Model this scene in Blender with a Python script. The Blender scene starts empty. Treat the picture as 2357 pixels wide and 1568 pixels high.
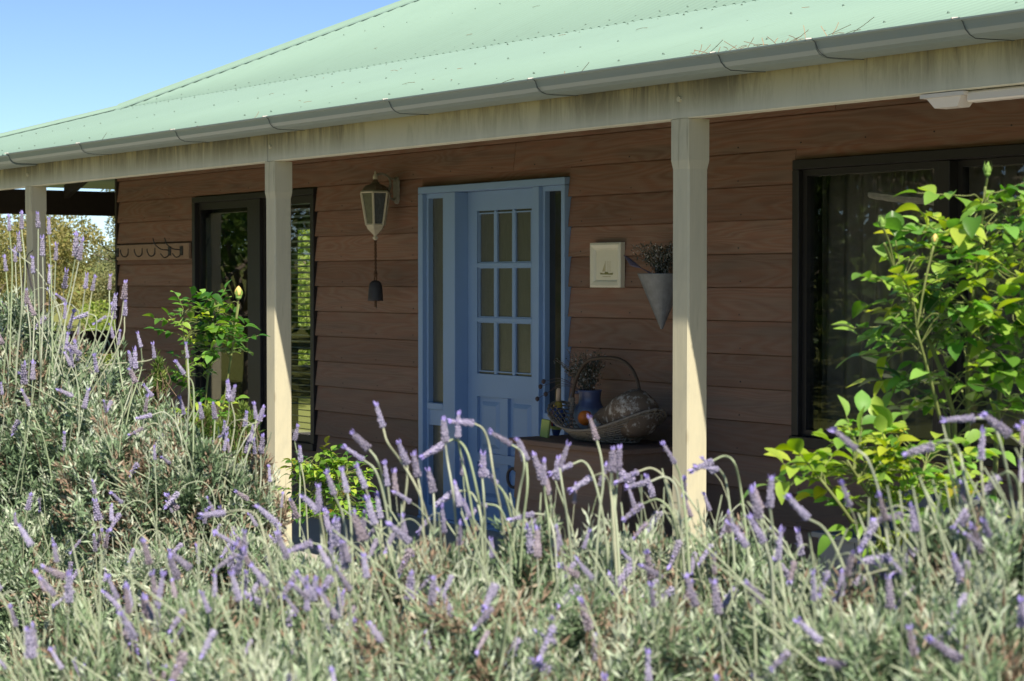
import bpy, math, random
import numpy as np
from mathutils import Vector, Matrix

random.seed(7)
rng = np.random.default_rng(11)
R = math.radians
PI = math.pi
scene = bpy.context.scene
COL = scene.collection

# ------------------------------------------------------------------ camera, sky, sun, exposure
CAM = Vector((0.0, -6.95, 1.5))
FPX = 2020.0
YAW, PITCH = R(55), R(1.63)
cam_data = bpy.data.cameras.new('camera')
cam = bpy.data.objects.new('camera', cam_data)
COL.objects.link(cam)
cam.location = CAM
cam.rotation_euler = (PI / 2 - PITCH, 0, YAW)
cam_data.sensor_width = 36
cam_data.lens = 36 * FPX / 1024
cam_data.clip_start = 0.05
cam_data.clip_end = 4000
cam_data.dof.use_dof = True
cam_data.dof.focus_distance = 8.0
cam_data.dof.aperture_fstop = 12.5
scene.camera = cam

SUN_DIR = Vector((0.62, -0.165, 0.77)).normalized()
world = bpy.data.worlds.new('World')
scene.world = world
world.use_nodes = True
wn = world.node_tree.nodes
wl = world.node_tree.links
wn.clear()
w_out = wn.new('ShaderNodeOutputWorld')
w_bg = wn.new('ShaderNodeBackground')
w_sky = wn.new('ShaderNodeTexSky')
w_sky.sky_type = 'NISHITA'
w_sky.sun_disc = False
w_sky.sun_elevation = math.asin(SUN_DIR.z)
w_sky.sun_rotation = math.atan2(SUN_DIR.x, SUN_DIR.y)
w_sky.altitude = 100
w_sky.air_density = 0.6
w_sky.dust_density = 0.0
w_sky.ozone_density = 4.0
w_bg.inputs['Strength'].default_value = 0.062
wl.new(w_sky.outputs['Color'], w_bg.inputs['Color'])
wl.new(w_bg.outputs['Background'], w_out.inputs['Surface'])

sun_data = bpy.data.lights.new('sun', 'SUN')
sun_data.energy = 3.4
sun_data.angle = R(0.5)
sun_data.color = (1.0, 0.905, 0.76)
sun = bpy.data.objects.new('sun', sun_data)
COL.objects.link(sun)
sun.location = (10, -6, 20)
sun.rotation_euler = SUN_DIR.to_track_quat('Z', 'Y').to_euler()

scene.view_settings.view_transform = 'Standard'
scene.view_settings.look = 'None'
scene.view_settings.exposure = 1.32
scene.view_settings.gamma = 1.0
scene.view_settings.use_curve_mapping = False
scene.render.engine = 'CYCLES'
scene.cycles.max_bounces = 8
scene.cycles.transparent_max_bounces = 12
scene.cycles.diffuse_bounces = 4
scene.cycles.caustics_reflective = False
scene.cycles.caustics_refractive = False
scene.cycles.sample_clamp_indirect = 6
scene.cycles.use_denoising = True

# ------------------------------------------------------------------ helpers
_fw = Vector((-math.sin(YAW) * math.cos(PITCH), math.cos(YAW) * math.cos(PITCH), -math.sin(PITCH)))
_rt = Vector((math.cos(YAW), math.sin(YAW), 0))
_up = _rt.cross(_fw)


def at(X, Y, Z):
    """World point at depth Z for a place measured on the photograph (2357 px wide copy)."""
    k = 1024 / 2357
    return CAM + (_fw + _rt * ((X * k - 512) / FPX) + _up * ((340.5 - Y * k) / FPX)) * Z


class MB:
    def __init__(s):
        s.v, s.f, s.m = [], [], []

    def add(s, vs, fs, mi=0):
        b = len(s.v)
        s.v += [tuple(v) for v in vs]
        s.f += [tuple(i + b for i in f) for f in fs]
        s.m += [mi] * len(fs)
        return s

    def box(s, x0, x1, y0, y1, z0, z1, mi=0):
        vs = [(x0, y0, z0), (x1, y0, z0), (x1, y1, z0), (x0, y1, z0),
              (x0, y0, z1), (x1, y0, z1), (x1, y1, z1), (x0, y1, z1)]
        return s.add(vs, [(3, 2, 1, 0), (4, 5, 6, 7), (0, 1, 5, 4), (1, 2, 6, 5), (2, 3, 7, 6), (3, 0, 4, 7)], mi)

    def bbox(s, x0, x1, y0, y1, z0, z1, b=0.004, mi=0):
        """box with bevelled edges"""
        xs, ys, zs = (x0, x1), (y0, y1), (z0, z1)
        vs, idx = [], {}
        for i in (0, 1):
            for j in (0, 1):
                for k in (0, 1):
                    sx, sy, sz = (1, -1)[i], (1, -1)[j], (1, -1)[k]
                    for a in range(3):
                        p = [xs[i] + sx * b, ys[j] + sy * b, zs[k] + sz * b]
                        p[a] = (xs[i], ys[j], zs[k])[a]
                        idx[(i, j, k, a)] = len(vs)
                        vs.append(p)
        I = idx
        fs = []
        for i in (0, 1):
            q = [I[(i, 0, 0, 0)], I[(i, 1, 0, 0)], I[(i, 1, 1, 0)], I[(i, 0, 1, 0)]]
            fs.append(q if i else q[::-1])
            q = [I[(0, i, 0, 1)], I[(0, i, 1, 1)], I[(1, i, 1, 1)], I[(1, i, 0, 1)]]
            fs.append(q if i else q[::-1])
            q = [I[(0, 0, i, 2)], I[(1, 0, i, 2)], I[(1, 1, i, 2)], I[(0, 1, i, 2)]]
            fs.append(q if i else q[::-1])
        for j in (0, 1):
            for k in (0, 1):
                q = [I[(0, j, k, 1)], I[(1, j, k, 1)], I[(1, j, k, 2)], I[(0, j, k, 2)]]
                fs.append(q if (j == 0) == (k == 1) else q[::-1])
                q = [I[(j, 0, k, 0)], I[(j, 1, k, 0)], I[(j, 1, k, 2)], I[(j, 0, k, 2)]]
                fs.append(q if (j == 1) == (k == 1) else q[::-1])
                q = [I[(j, k, 0, 0)], I[(j, k, 1, 0)], I[(j, k, 1, 1)], I[(j, k, 0, 1)]]
                fs.append(q if (j == 1) == (k == 0) else q[::-1])
        for i in (0, 1):
            for j in (0, 1):
                for k in (0, 1):
                    q = [I[(i, j, k, 0)], I[(i, j, k, 1)], I[(i, j, k, 2)]]
                    fs.append(q if (i + j + k) % 2 == 1 else q[::-1])
        return s.add(vs, fs, mi)

    def tube(s, pts, r, n=6, mi=0, caps=True):
        pts = [Vector(p) for p in pts]
        rr = r if isinstance(r, (list, tuple)) else [r] * len(pts)
        b = len(s.v)
        ref = None
        for i, p in enumerate(pts):
            t = (pts[min(i + 1, len(pts) - 1)] - pts[max(i - 1, 0)])
            t = t.normalized() if t.length > 1e-9 else Vector((0, 0, 1))
            if ref is None:
                ref = t.orthogonal().normalized()
            a = (ref - t * ref.dot(t))
            a = a.normalized() if a.length > 1e-6 else t.orthogonal().normalized()
            ref = a
            c = t.cross(a)
            for k in range(n):
                th = 2 * PI * k / n
                s.v.append(tuple(p + (a * math.cos(th) + c * math.sin(th)) * rr[i]))
        for i in range(len(pts) - 1):
            for k in range(n):
                k2 = (k + 1) % n
                s.f.append((b + i * n + k, b + i * n + k2, b + (i + 1) * n + k2, b + (i + 1) * n + k))
                s.m.append(mi)
        if caps:
            s.f.append(tuple(b + k for k in range(n))[::-1]); s.m.append(mi)
            e = b + (len(pts) - 1) * n
            s.f.append(tuple(e + k for k in range(n))); s.m.append(mi)
        return s

    def lathe(s, prof, n=16, c=(0, 0, 0), mi=0, rot=0.0, close=True):
        b = len(s.v)
        for (r_, z) in prof:
            for k in range(n):
                th = 2 * PI * k / n + rot
                s.v.append((c[0] + r_ * math.cos(th), c[1] + r_ * math.sin(th), c[2] + z))
        for i in range(len(prof) - 1):
            for k in range(n):
                k2 = (k + 1) % n
                s.f.append((b + i * n + k, b + i * n + k2, b + (i + 1) * n + k2, b + (i + 1) * n + k)); s.m.append(mi)
        if close:
            s.f.append(tuple(b + k for k in range(n))[::-1]); s.m.append(mi)
            e = b + (len(prof) - 1) * n
            s.f.append(tuple(e + k for k in range(n))); s.m.append(mi)
        return s

    def extrude_x(s, prof, x0, x1, mi=0):
        """closed profile of (y, z) run along x, counter-clockwise seen from +x"""
        n = len(prof)
        vs = [(x0, y, z) for y, z in prof] + [(x1, y, z) for y, z in prof]
        fs = [(i, (i + 1) % n, n + (i + 1) % n, n + i)[::-1] for i in range(n)]
        fs.append(tuple(range(n))[::-1]); fs.append(tuple(range(n, 2 * n)))
        return s.add(vs, fs, mi)

    def mesh(s, name, mats, smooth=False):
        me = bpy.data.meshes.new(name)
        me.from_pydata(s.v, [], s.f)
        for m in (mats if isinstance(mats, (list, tuple)) else [mats]):
            me.materials.append(m)
        if any(s.m):
            me.polygons.foreach_set('material_index', s.m)
        if smooth:
            me.polygons.foreach_set('use_smooth', [True] * len(me.polygons))
        me.update()
        return me

    def build(s, name, mats, parent=None, smooth=False, kind=None, loc=None):
        return put(name, s.mesh(name, mats, smooth), parent, kind, loc)


def put(name, me, parent=None, kind=None, loc=None):
    o = bpy.data.objects.new(name, me)
    COL.objects.link(o)
    if parent is not None:
        o.parent = parent
    if loc is not None:
        o.location = loc
    if kind:
        o['kind'] = kind
    return o


def thing(name, label, cat, loc=(0, 0, 0), group=None):
    o = bpy.data.objects.new(name, None)
    COL.objects.link(o)
    o.location = loc
    o.empty_display_size = 0.1
    o['label'] = label
    o['category'] = cat
    if group:
        o['group'] = group
    return o


def np_mesh(name, V, F, mats, smooth=False, attr=None):
    """V (n,3) float, F (m,k) int with equal k"""
    me = bpy.data.meshes.new(name)
    n, (m, k) = len(V), F.shape
    me.vertices.add(n)
    me.vertices.foreach_set('co', np.ascontiguousarray(V, dtype=np.float32).ravel())
    me.loops.add(m * k)
    me.loops.foreach_set('vertex_index', np.ascontiguousarray(F, dtype=np.int32).ravel())
    me.polygons.add(m)
    me.polygons.foreach_set('loop_start', np.arange(m, dtype=np.int32) * k)
    me.polygons.foreach_set('loop_total', np.full(m, k, dtype=np.int32))
    if smooth:
        me.polygons.foreach_set('use_smooth', np.ones(m, dtype=bool))
    for mt in (mats if isinstance(mats, (list, tuple)) else [mats]):
        me.materials.append(mt)
    if attr is not None:
        a = me.attributes.new('tint', 'FLOAT', 'POINT')
        a.data.foreach_set('value', np.ascontiguousarray(attr, dtype=np.float32))
    me.update(calc_edges=True)
    return me


def spline(pts, per=6):
    """Catmull-Rom through the points"""
    P = [Vector(p) for p in pts]
    P = [P[0] * 2 - P[1]] + P + [P[-1] * 2 - P[-2]]
    out = []
    for i in range(1, len(P) - 2):
        for k in range(per):
            t = k / per
            a, b, c, d = P[i - 1], P[i], P[i + 1], P[i + 2]
            out.append(0.5 * ((2 * b) + (c - a) * t + (2 * a - 5 * b + 4 * c - d) * t * t + (3 * b - a - 3 * c + d) * t ** 3))
    out.append(P[-2])
    return out


# ------------------------------------------------------------------ materials
class NT:
    def __init__(s, name):
        s.mat = bpy.data.materials.new(name)
        s.mat.use_nodes = True
        s.t = s.mat.node_tree
        s.t.nodes.clear()
        s.out = s.t.nodes.new('ShaderNodeOutputMaterial')

    def n(s, typ, **kw):
        nd = s.t.nodes.new(typ)
        for k, v in kw.items():
            if k in nd.inputs.keys():
                nd.inputs[k].default_value = v
            else:
                setattr(nd, k, v)
        return nd

    def l(s, a, b):
        s.t.links.new(a, b)

    def coords(s, scale=(1, 1, 1), kind='Object'):
        tc = s.n('ShaderNodeTexCoord')
        mp = s.n('ShaderNodeMapping')
        mp.inputs['Scale'].default_value = scale
        s.l(tc.outputs[kind], mp.inputs['Vector'])
        return mp.outputs['Vector']

    def noise(s, vec, scale=5, detail=4, rough=0.55, dist=0.0):
        nd = s.n('ShaderNodeTexNoise')
        nd.inputs['Scale'].default_value = scale
        nd.inputs['Detail'].default_value = detail
        nd.inputs['Roughness'].default_value = rough
        nd.inputs['Distortion'].default_value = dist
        if vec is not None:
            s.l(vec, nd.inputs['Vector'])
        return nd.outputs['Fac']

    def ramp(s, fac, stops):
        nd = s.n('ShaderNodeValToRGB')
        els = nd.color_ramp.elements
        while len(els) < len(stops):
            els.new(0.5)
        for e, (p, c) in zip(els, stops):
            e.position = p
            e.color = (*c, 1) if len(c) == 3 else c
        s.l(fac, nd.inputs['Fac'])
        return nd.outputs['Color']

    def mix(s, fac, a, b, mode='MIX'):
        nd = s.n('ShaderNodeMix', data_type='RGBA', blend_type=mode)
        for sock, v in ((nd.inputs[0], fac), (nd.inputs[6], a), (nd.inputs[7], b)):
            if hasattr(v, 'is_output'):
                s.l(v, sock)
            elif isinstance(v, tuple):
                sock.default_value = (*v, 1) if len(v) == 3 else v
            else:
                sock.default_value = v
        return nd.outputs[2]

    def math(s, op, a, b=0.0, clamp=False):
        nd = s.n('ShaderNodeMath', operation=op, use_clamp=clamp)
        for sock, v in ((nd.inputs[0], a), (nd.inputs[1], b)):
            if hasattr(v, 'is_output'):
                s.l(v, sock)
            else:
                sock.default_value = v
        return nd.outputs[0]

    def bsdf(s, color, rough=0.6, spec=0.4, metal=0.0, bump=None, bump_d=0.002, bump_s=0.5, transl=0.0, tcol=None):
        p = s.n('ShaderNodeBsdfPrincipled')
        for nm, v in (('Base Color', color), ('Roughness', rough), ('Specular IOR Level', spec), ('Metallic', metal)):
            sock = p.inputs[nm]
            if hasattr(v, 'is_output'):
                s.l(v, sock)
            elif isinstance(v, tuple):
                sock.default_value = (*v, 1)
            else:
                sock.default_value = v
        if bump is not None:
            b = s.n('ShaderNodeBump')
            b.inputs['Strength'].default_value = bump_s
            b.inputs['Distance'].default_value = bump_d
            s.l(bump, b.inputs['Height'])
            s.l(b.outputs['Normal'], p.inputs['Normal'])
        sh = p.outputs['BSDF']
        if transl > 0:
            tr = s.n('ShaderNodeBsdfTranslucent')
            c = tcol if tcol is not None else color
            if hasattr(c, 'is_output'):
                s.l(c, tr.inputs['Color'])
            else:
                tr.inputs['Color'].default_value = (*c, 1)
            mx = s.n('ShaderNodeMixShader')
            mx.inputs[0].default_value = transl
            s.l(sh, mx.inputs[1])
            s.l(tr.outputs[0], mx.inputs[2])
            sh = mx.outputs[0]
        s.l(sh, s.out.inputs['Surface'])
        return s.mat


def plain(name, color, rough=0.6, spec=0.4, metal=0.0, var=0.12, scale=12, bump=0.0):
    t = NT(name)
    v = t.coords()
    f = t.noise(v, scale, 5)
    c = t.mix(f, tuple(x * (1 - var) for x in color), tuple(min(1, x * (1 + var)) for x in color))
    return t.bsdf(c, rough, spec, metal, bump=f if bump else None, bump_d=bump or 0.001)


def m_weatherboard():
    t = NT('stained_weatherboard')
    info = t.n('ShaderNodeObjectInfo')
    tc = t.n('ShaderNodeTexCoord')
    off = t.n('ShaderNodeVectorMath', operation='SCALE')
    cx = t.n('ShaderNodeCombineXYZ')
    t.l(info.outputs['Random'], cx.inputs[0]); t.l(info.outputs['Random'], cx.inputs[1]); t.l(info.outputs['Random'], cx.inputs[2])
    t.l(cx.outputs[0], off.inputs[0]); off.inputs['Scale'].default_value = 37.0
    ad = t.n('ShaderNodeVectorMath', operation='ADD')
    t.l(tc.outputs['Object'], ad.inputs[0]); t.l(off.outputs[0], ad.inputs[1])
    mp = t.n('ShaderNodeMapping'); mp.inputs['Scale'].default_value = (1.1, 6, 9)
    t.l(ad.outputs[0], mp.inputs['Vector'])
    big = t.noise(mp.outputs[0], 1.0, 3, 0.5, 0.4)
    mp2 = t.n('ShaderNodeMapping'); mp2.inputs['Scale'].default_value = (0.55, 3, 5.5)
    t.l(ad.outputs[0], mp2.inputs['Vector'])
    # cathedral grain: rings of a distorted noise field
    fld = t.noise(mp2.outputs[0], 1.3, 2, 0.4, 0.5)
    sw = t.math('SINE', t.math('MULTIPLY', fld, 95.0))
    mp3 = t.n('ShaderNodeMapping'); mp3.inputs['Scale'].default_value = (4, 40, 150)
    t.l(ad.outputs[0], mp3.inputs['Vector'])
    fine = t.noise(mp3.outputs[0], 1.0, 3, 0.6)
    base = t.ramp(big, [(0.28, (0.190, 0.106, 0.072)), (0.5, (0.290, 0.140, 0.090)), (0.72, (0.180, 0.112, 0.083))])
    base = t.mix(t.math('MULTIPLY', t.math('ADD', sw, 1.0), 0.21), base, (0.32, 0.235, 0.18))
    base = t.mix(t.math('MULTIPLY', fine, 0.6), base, (0.085, 0.055, 0.042))
    # weathered towards the bottom of the wall where rain splashes
    sep = t.n('ShaderNodeSeparateXYZ'); geo = t.n('ShaderNodeNewGeometry')
    t.l(geo.outputs['Position'], sep.inputs[0])
    lo = t.n('ShaderNodeMapRange'); lo.inputs[1].default_value = 1.9; lo.inputs[2].default_value = 0.3
    t.l(sep.outputs['Z'], lo.inputs[0])
    wf = t.math('MULTIPLY', lo.outputs[0], t.math('ADD', big, 0.15), True)
    base = t.mix(wf, base, (0.165, 0.122, 0.096))
    hsv = t.n('ShaderNodeHueSaturation')
    t.l(base, hsv.inputs['Color'])
    t.l(t.math('ADD', t.math('MULTIPLY', info.outputs['Random'], 0.34), 0.84), hsv.inputs['Value'])
    hgt = t.math('ADD', t.math('MULTIPLY', sw, 0.25), fine)
    return t.bsdf(hsv.outputs[0], 0.72, 0.25, bump=hgt, bump_d=0.0012, bump_s=0.6)


def m_cream_paint():
    """weathered cream-green paint: mildew and rain streaks run down from the gutter"""
    t = NT('weathered_cream_paint')
    v = t.coords()
    sep = t.n('ShaderNodeSeparateXYZ'); t.l(v, sep.inputs[0])
    n1 = t.noise(t.coords((17, 17, 2.2)), 1.0, 5, 0.72, 0.8)
    n2 = t.noise(t.coords((1.3, 1.3, 1.0)), 1.0, 3, 0.55)
    n3 = t.noise(t.coords((9, 9, 6)), 1.0, 4, 0.65)
    up = t.n('ShaderNodeMapRange'); up.inputs[1].default_value = 2.175; up.inputs[2].default_value = 2.315
    t.l(sep.outputs['Z'], up.inputs[0])
    yel = t.math('MULTIPLY', up.outputs[0], t.math('ADD', n2, 0.45), True)
    c = t.mix(n3, (0.47, 0.475, 0.375), (0.57, 0.56, 0.455))
    c = t.mix(yel, c, (0.39, 0.33, 0.15))
    st = t.math('MULTIPLY', t.math('SUBTRACT', t.math('ADD', n1, t.math('MULTIPLY', n2, 1.3)), 1.0), 3.0, True)
    st = t.math('MULTIPLY', st, t.math('ADD', t.math('MULTIPLY', up.outputs[0], 0.95), 0.16), True)
    c = t.mix(st, c, (0.13, 0.12, 0.085))
    return t.bsdf(c, 0.65, 0.3, bump=n1, bump_d=0.0008)


def m_post():
    t = NT('grey_green_post_paint')
    n1 = t.noise(t.coords((45, 45, 2.0)), 1.0, 4, 0.6)
    n2 = t.noise(t.coords((3, 3, 1.2)), 1.0, 3)
    c = t.mix(n1, (0.46, 0.435, 0.305), (0.56, 0.53, 0.38))
    c = t.mix(t.math('MULTIPLY', n2, 0.5), c, (0.44, 0.40, 0.29))
    cr = t.math('MULTIPLY', t.math('SUBTRACT', n1, 0.62), 5.0, True)
    c = t.mix(cr, c, (0.20, 0.18, 0.12))
    gw_ = t.math('MULTIPLY', t.math('SUBTRACT', t.noise(t.coords((7, 7, 2.2)), 1.0, 5, 0.7, 0.6), 0.48), 3.2, True)
    c = t.mix(t.math('MULTIPLY', gw_, 0.55), c, (0.31, 0.31, 0.25))           # bare greyed timber where the paint has worn
    vo = t.n('ShaderNodeTexVoronoi'); vo.inputs['Scale'].default_value = 1.0
    t.l(t.coords((7, 7, 2.6)), vo.inputs['Vector'])
    kn = t.math('SUBTRACT', 1.0, t.math('MULTIPLY', vo.outputs['Distance'], 9.0), True)
    c = t.mix(t.math('MULTIPLY', kn, 0.7), c, (0.20, 0.15, 0.09))             # knots
    fn = t.noise(t.coords((160, 160, 5)), 1.0, 3, 0.6)
    return t.bsdf(c, 0.75, 0.2, bump=t.math('ADD', n1, fn), bump_d=0.0016)


def m_roof():
    t = NT('pale_green_steel_roofing')
    n1 = t.noise(t.coords((1.5, 0.5, 0.5)), 1.0, 4)
    n2 = t.noise(t.coords((14, 3.5, 3.5)), 1.0, 4, 0.6)
    c = t.mix(n1, (0.225, 0.338, 0.27), (0.255, 0.375, 0.302))
    d = t.math('MULTIPLY', t.math('SUBTRACT', n2, 0.55), 1.6, True)
    c = t.mix(d, c, (0.20, 0.285, 0.225))
    return t.bsdf(c, 0.36, 0.4)


def m_gutter():
    t = NT('grey_green_gutter_steel')
    n1 = t.noise(t.coords((22, 4, 3.0)), 1.0, 4, 0.6)
    n2 = t.noise(t.coords((1.2, 1, 1)), 1.0, 3)
    c = t.mix(n2, (0.165, 0.215, 0.21), (0.215, 0.26, 0.25))
    c = t.mix(t.math('MULTIPLY', t.math('SUBTRACT', n1, 0.5), 1.8, True), c, (0.20, 0.235, 0.20))
    return t.bsdf(c, 0.42, 0.5)


def m_glass(name, tint=(0.93, 0.95, 0.94), rough=0.0):
    t = NT(name)
    tr = t.n('ShaderNodeBsdfTransparent'); tr.inputs['Color'].default_value = (*tint, 1)
    gl = t.n('ShaderNodeBsdfGlossy'); gl.inputs['Roughness'].default_value = rough
    fr = t.n('ShaderNodeFresnel')
    gm = t.n('ShaderNodeNewGeometry')
    t.l(t.math('SUBTRACT', 1.5, t.math('MULTIPLY', gm.outputs['Backfacing'], 1.5 - 1 / 1.5)), fr.inputs['IOR'])
    mx = t.n('ShaderNodeMixShader')
    t.l(fr.outputs[0], mx.inputs[0]); t.l(tr.outputs[0], mx.inputs[1]); t.l(gl.outputs[0], mx.inputs[2])
    t.l(mx.outputs[0], t.out.inputs['Surface'])
    return t.mat


def m_rippled_glass():
    t = NT('rippled_obscure_glass')
    n1 = t.noise(t.coords((130, 130, 60)), 1.0, 2)
    n2 = t.noise(t.coords((25, 25, 4)), 1.0, 2)
    n3 = t.noise(t.coords((60, 60, 9)), 1.0, 3)
    return t.bsdf(t.mix(n3, (0.056, 0.058, 0.046), (0.11, 0.114, 0.090)), 0.25, 1.0, bump=t.math('ADD', n1, n2), bump_d=0.0022, bump_s=0.8)


def m_leaf(name, cols, transl=0.35, rough=0.5, use_object=False, scale=0.6, spec=0.3):
    """leaf colours vary by the tint carried on each leaf (or by object)"""
    t = NT(name)
    if use_object:
        info = t.n('ShaderNodeObjectInfo')
        c = info.outputs['Color']
        v = t.noise(t.coords((60, 60, 60)), 1.0, 2)
        c = t.mix(t.math('MULTIPLY', v, 0.35), c, (0.03, 0.07, 0.01))
    else:
        a = t.n('ShaderNodeAttribute'); a.attribute_name = 'tint'
        k = len(cols)
        c = t.ramp(a.outputs['Fac'], [((i + 0.5) / k, cols[i]) for i in range(k)])
    tc = t.n('ShaderNodeHueSaturation'); t.l(c, tc.inputs['Color'])
    tc.inputs['Saturation'].default_value = 1.15
    tc.inputs['Value'].default_value = 1.35
    return t.bsdf(c, rough, spec, transl=transl, tcol=tc.outputs[0])


M = {}
M['board'] = m_weatherboard()
M['cream'] = m_cream_paint()
M['post'] = m_post()
M['roof'] = m_roof()
M['gutter'] = m_gutter()
M['gutter_gap'] = plain('dark_gutter_lap', (0.06, 0.075, 0.072), 0.6)
M['glass'] = m_glass('window_glass')
M['ripple'] = m_rippled_glass()
M['dark_pane'] = plain('dark_window_glass', (0.016, 0.017, 0.015), 0.06, 0.8, var=0.2)
M['blue'] = plain('blue_door_paint', (0.235, 0.355, 0.555), 0.42, 0.45, var=0.07, scale=5, bump=0.0004)
M['dark_frame'] = plain('dark_bronze_aluminium', (0.020, 0.018, 0.017), 0.45, 0.4, var=0.15)
M['dark_wood'] = plain('dark_stained_timber', (0.035, 0.026, 0.020), 0.6, 0.3, var=0.25, scale=20)
M['slat'] = plain('slate_blue_blind_slat', (0.22, 0.28, 0.31), 0.4, 0.45, var=0.1)
M['interior'] = plain('dim_interior_plaster', (0.16, 0.145, 0.125), 0.85, 0.1)
M['inner_floor'] = plain('dark_carpet', (0.05, 0.04, 0.035), 0.95, 0.05)
M['curtain'] = plain('grey_curtain_fabric', (0.155, 0.14, 0.12), 0.9, 0.1, var=0.15)
M['paving'] = plain('veranda_concrete', (0.39, 0.365, 0.325), 0.85, 0.2, var=0.2, scale=3, bump=0.001)
M['lant'] = plain('aged_cream_metal', (0.50, 0.45, 0.33), 0.5, 0.4, var=0.15, scale=30)
M['lant_grey'] = plain('dull_grey_cream_metal', (0.27, 0.25, 0.20), 0.55, 0.4, var=0.35, scale=40)
M['lant_roof'] = plain('brown_stained_metal', (0.13, 0.095, 0.06), 0.5, 0.4, var=0.4, scale=35)
M['lant_glass'] = plain('dimpled_lantern_glass', (0.075, 0.073, 0.062), 0.15, 0.9, var=0.75, scale=90, bump=0.003)
M['rope'] = plain('brown_rope', (0.11, 0.06, 0.035), 0.85, 0.1, var=0.3, scale=60)
M['iron'] = plain('rusty_dark_iron', (0.035, 0.033, 0.036), 0.6, 0.4, var=0.3, scale=40, bump=0.001)
M['tile'] = plain('cream_glazed_tile', (0.70, 0.66, 0.52), 0.35, 0.45, var=0.06, scale=10)
M['ink'] = plain('olive_print', (0.20, 0.19, 0.06), 0.5, 0.3)
M['ink_pale'] = plain('pale_ochre_print', (0.47, 0.41, 0.24), 0.5, 0.3)
M['zinc'] = plain('weathered_zinc', (0.17, 0.18, 0.19), 0.5, 0.5, metal=0.3, var=0.55, scale=26, bump=0.0006)
M['wicker'] = plain('grey_brown_wicker', (0.20, 0.172, 0.14), 0.75, 0.2, var=0.3, scale=45)
M['jug'] = None
M['orange'] = plain('orange_peel', (0.75, 0.18, 0.02), 0.5, 0.4, var=0.1, scale=60, bump=0.0006)
M['fl_white'] = plain('white_plastic', (0.62, 0.58, 0.52), 0.4, 0.4, var=0.04)
M['blue_cloth'] = plain('blue_cloth', (0.035, 0.065, 0.20), 0.8, 0.1)
M['yellow_cloth'] = plain('yellow_cloth', (0.36, 0.25, 0.05), 0.8, 0.1)
M['lime_cloth'] = plain('lime_cloth', (0.40, 0.46, 0.14), 0.8, 0.1)
M['red_cloth'] = plain('dull_red_cloth', (0.14, 0.03, 0.03), 0.8, 0.1)
M['pale_wood'] = plain('pale_bare_wood', (0.42, 0.30, 0.20), 0.6, 0.3)
M['grey_plank'] = plain('blue_grey_planks', (0.125, 0.145, 0.165), 0.6, 0.3, var=0.15, scale=8)
M['refl_bar'] = plain('pale_window_reflection', (0.40, 0.36, 0.32), 0.8, 0.2, var=0.35, scale=40, bump=0.002)
M['stick'] = plain('dry_twig', (0.32, 0.17, 0.09), 0.8, 0.1, var=0.35, scale=40)
M['screw'] = plain('roof_screw_head', (0.15, 0.21, 0.17), 0.5, 0.4)
M['bark'] = plain('grey_bark', (0.20, 0.165, 0.13), 0.85, 0.15, var=0.35, scale=9, bump=0.01)


def m_gourd():
    t = NT('mottled_brown_gourd')
    n1 = t.noise(t.coords((9, 9, 9)), 1.0, 5, 0.65)
    n2 = t.noise(t.coords((26, 26, 26)), 1.0, 5, 0.7)
    c = t.mix(n1, (0.085, 0.062, 0.045), (0.17, 0.12, 0.085))
    f = t.math('MULTIPLY', t.math('SUBTRACT', t.math('ADD', t.math('MULTIPLY', n1, 0.7), n2), 0.86), 6.0, True)
    c = t.mix(f, c, (0.43, 0.40, 0.36))
    return t.bsdf(c, 0.75, 0.2, bump=n2, bump_d=0.002)


def m_jug():
    t = NT('blue_grey_glazed_stoneware')
    sep = t.n('ShaderNodeSeparateXYZ')
    t.l(t.coords(), sep.inputs[0])
    n1 = t.noise(t.coords((14, 14, 14)), 1.0, 3)
    h = t.math('ADD', sep.outputs['Z'], t.math('MULTIPLY', n1, 0.07))
    c = t.ramp(t.math('MULTIPLY', h, 3.6), [(0.25, (0.26, 0.28, 0.27)), (0.62, (0.22, 0.26, 0.28)), (0.75, (0.065, 0.08, 0.16))])
    return t.bsdf(c, 0.3, 0.5)


def m_ground():
    t = NT('pale_bounce_soil')
    v = t.coords()
    n1 = t.noise(v, 0.22, 5)
    n2 = t.noise(v, 9.0, 5, 0.65)
    c = t.mix(n2, (0.20, 0.17, 0.13), (0.36, 0.31, 0.24))  # near soil made pale so it bounces sun up under the veranda
    g = t.mix(n2, (0.09, 0.13, 0.03), (0.22, 0.25, 0.07))
    sep = t.n('ShaderNodeSeparateXYZ'); t.l(v, sep.inputs[0])
    far = t.n('ShaderNodeVectorMath', operation='LENGTH')
    ad = t.n('ShaderNodeVectorMath', operation='ADD'); ad.inputs[1].default_value = (7, 1, 0)
    t.l(v, ad.inputs[0]); t.l(ad.outputs[0], far.inputs[0])
    f = t.n('ShaderNodeMapRange'); f.inputs[1].default_value = 8.5; f.inputs[2].default_value = 11.5
    t.l(t.math('ADD', far.outputs['Value'], t.math('MULTIPLY', n1, 3.0)), f.inputs[0])
    g = t.mix(t.math('MULTIPLY', n1, 0.7), g, (0.24, 0.22, 0.09))
    return t.bsdf(t.mix(f.outputs[0], c, g), 0.9, 0.1, bump=n2, bump_d=0.02)


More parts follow.
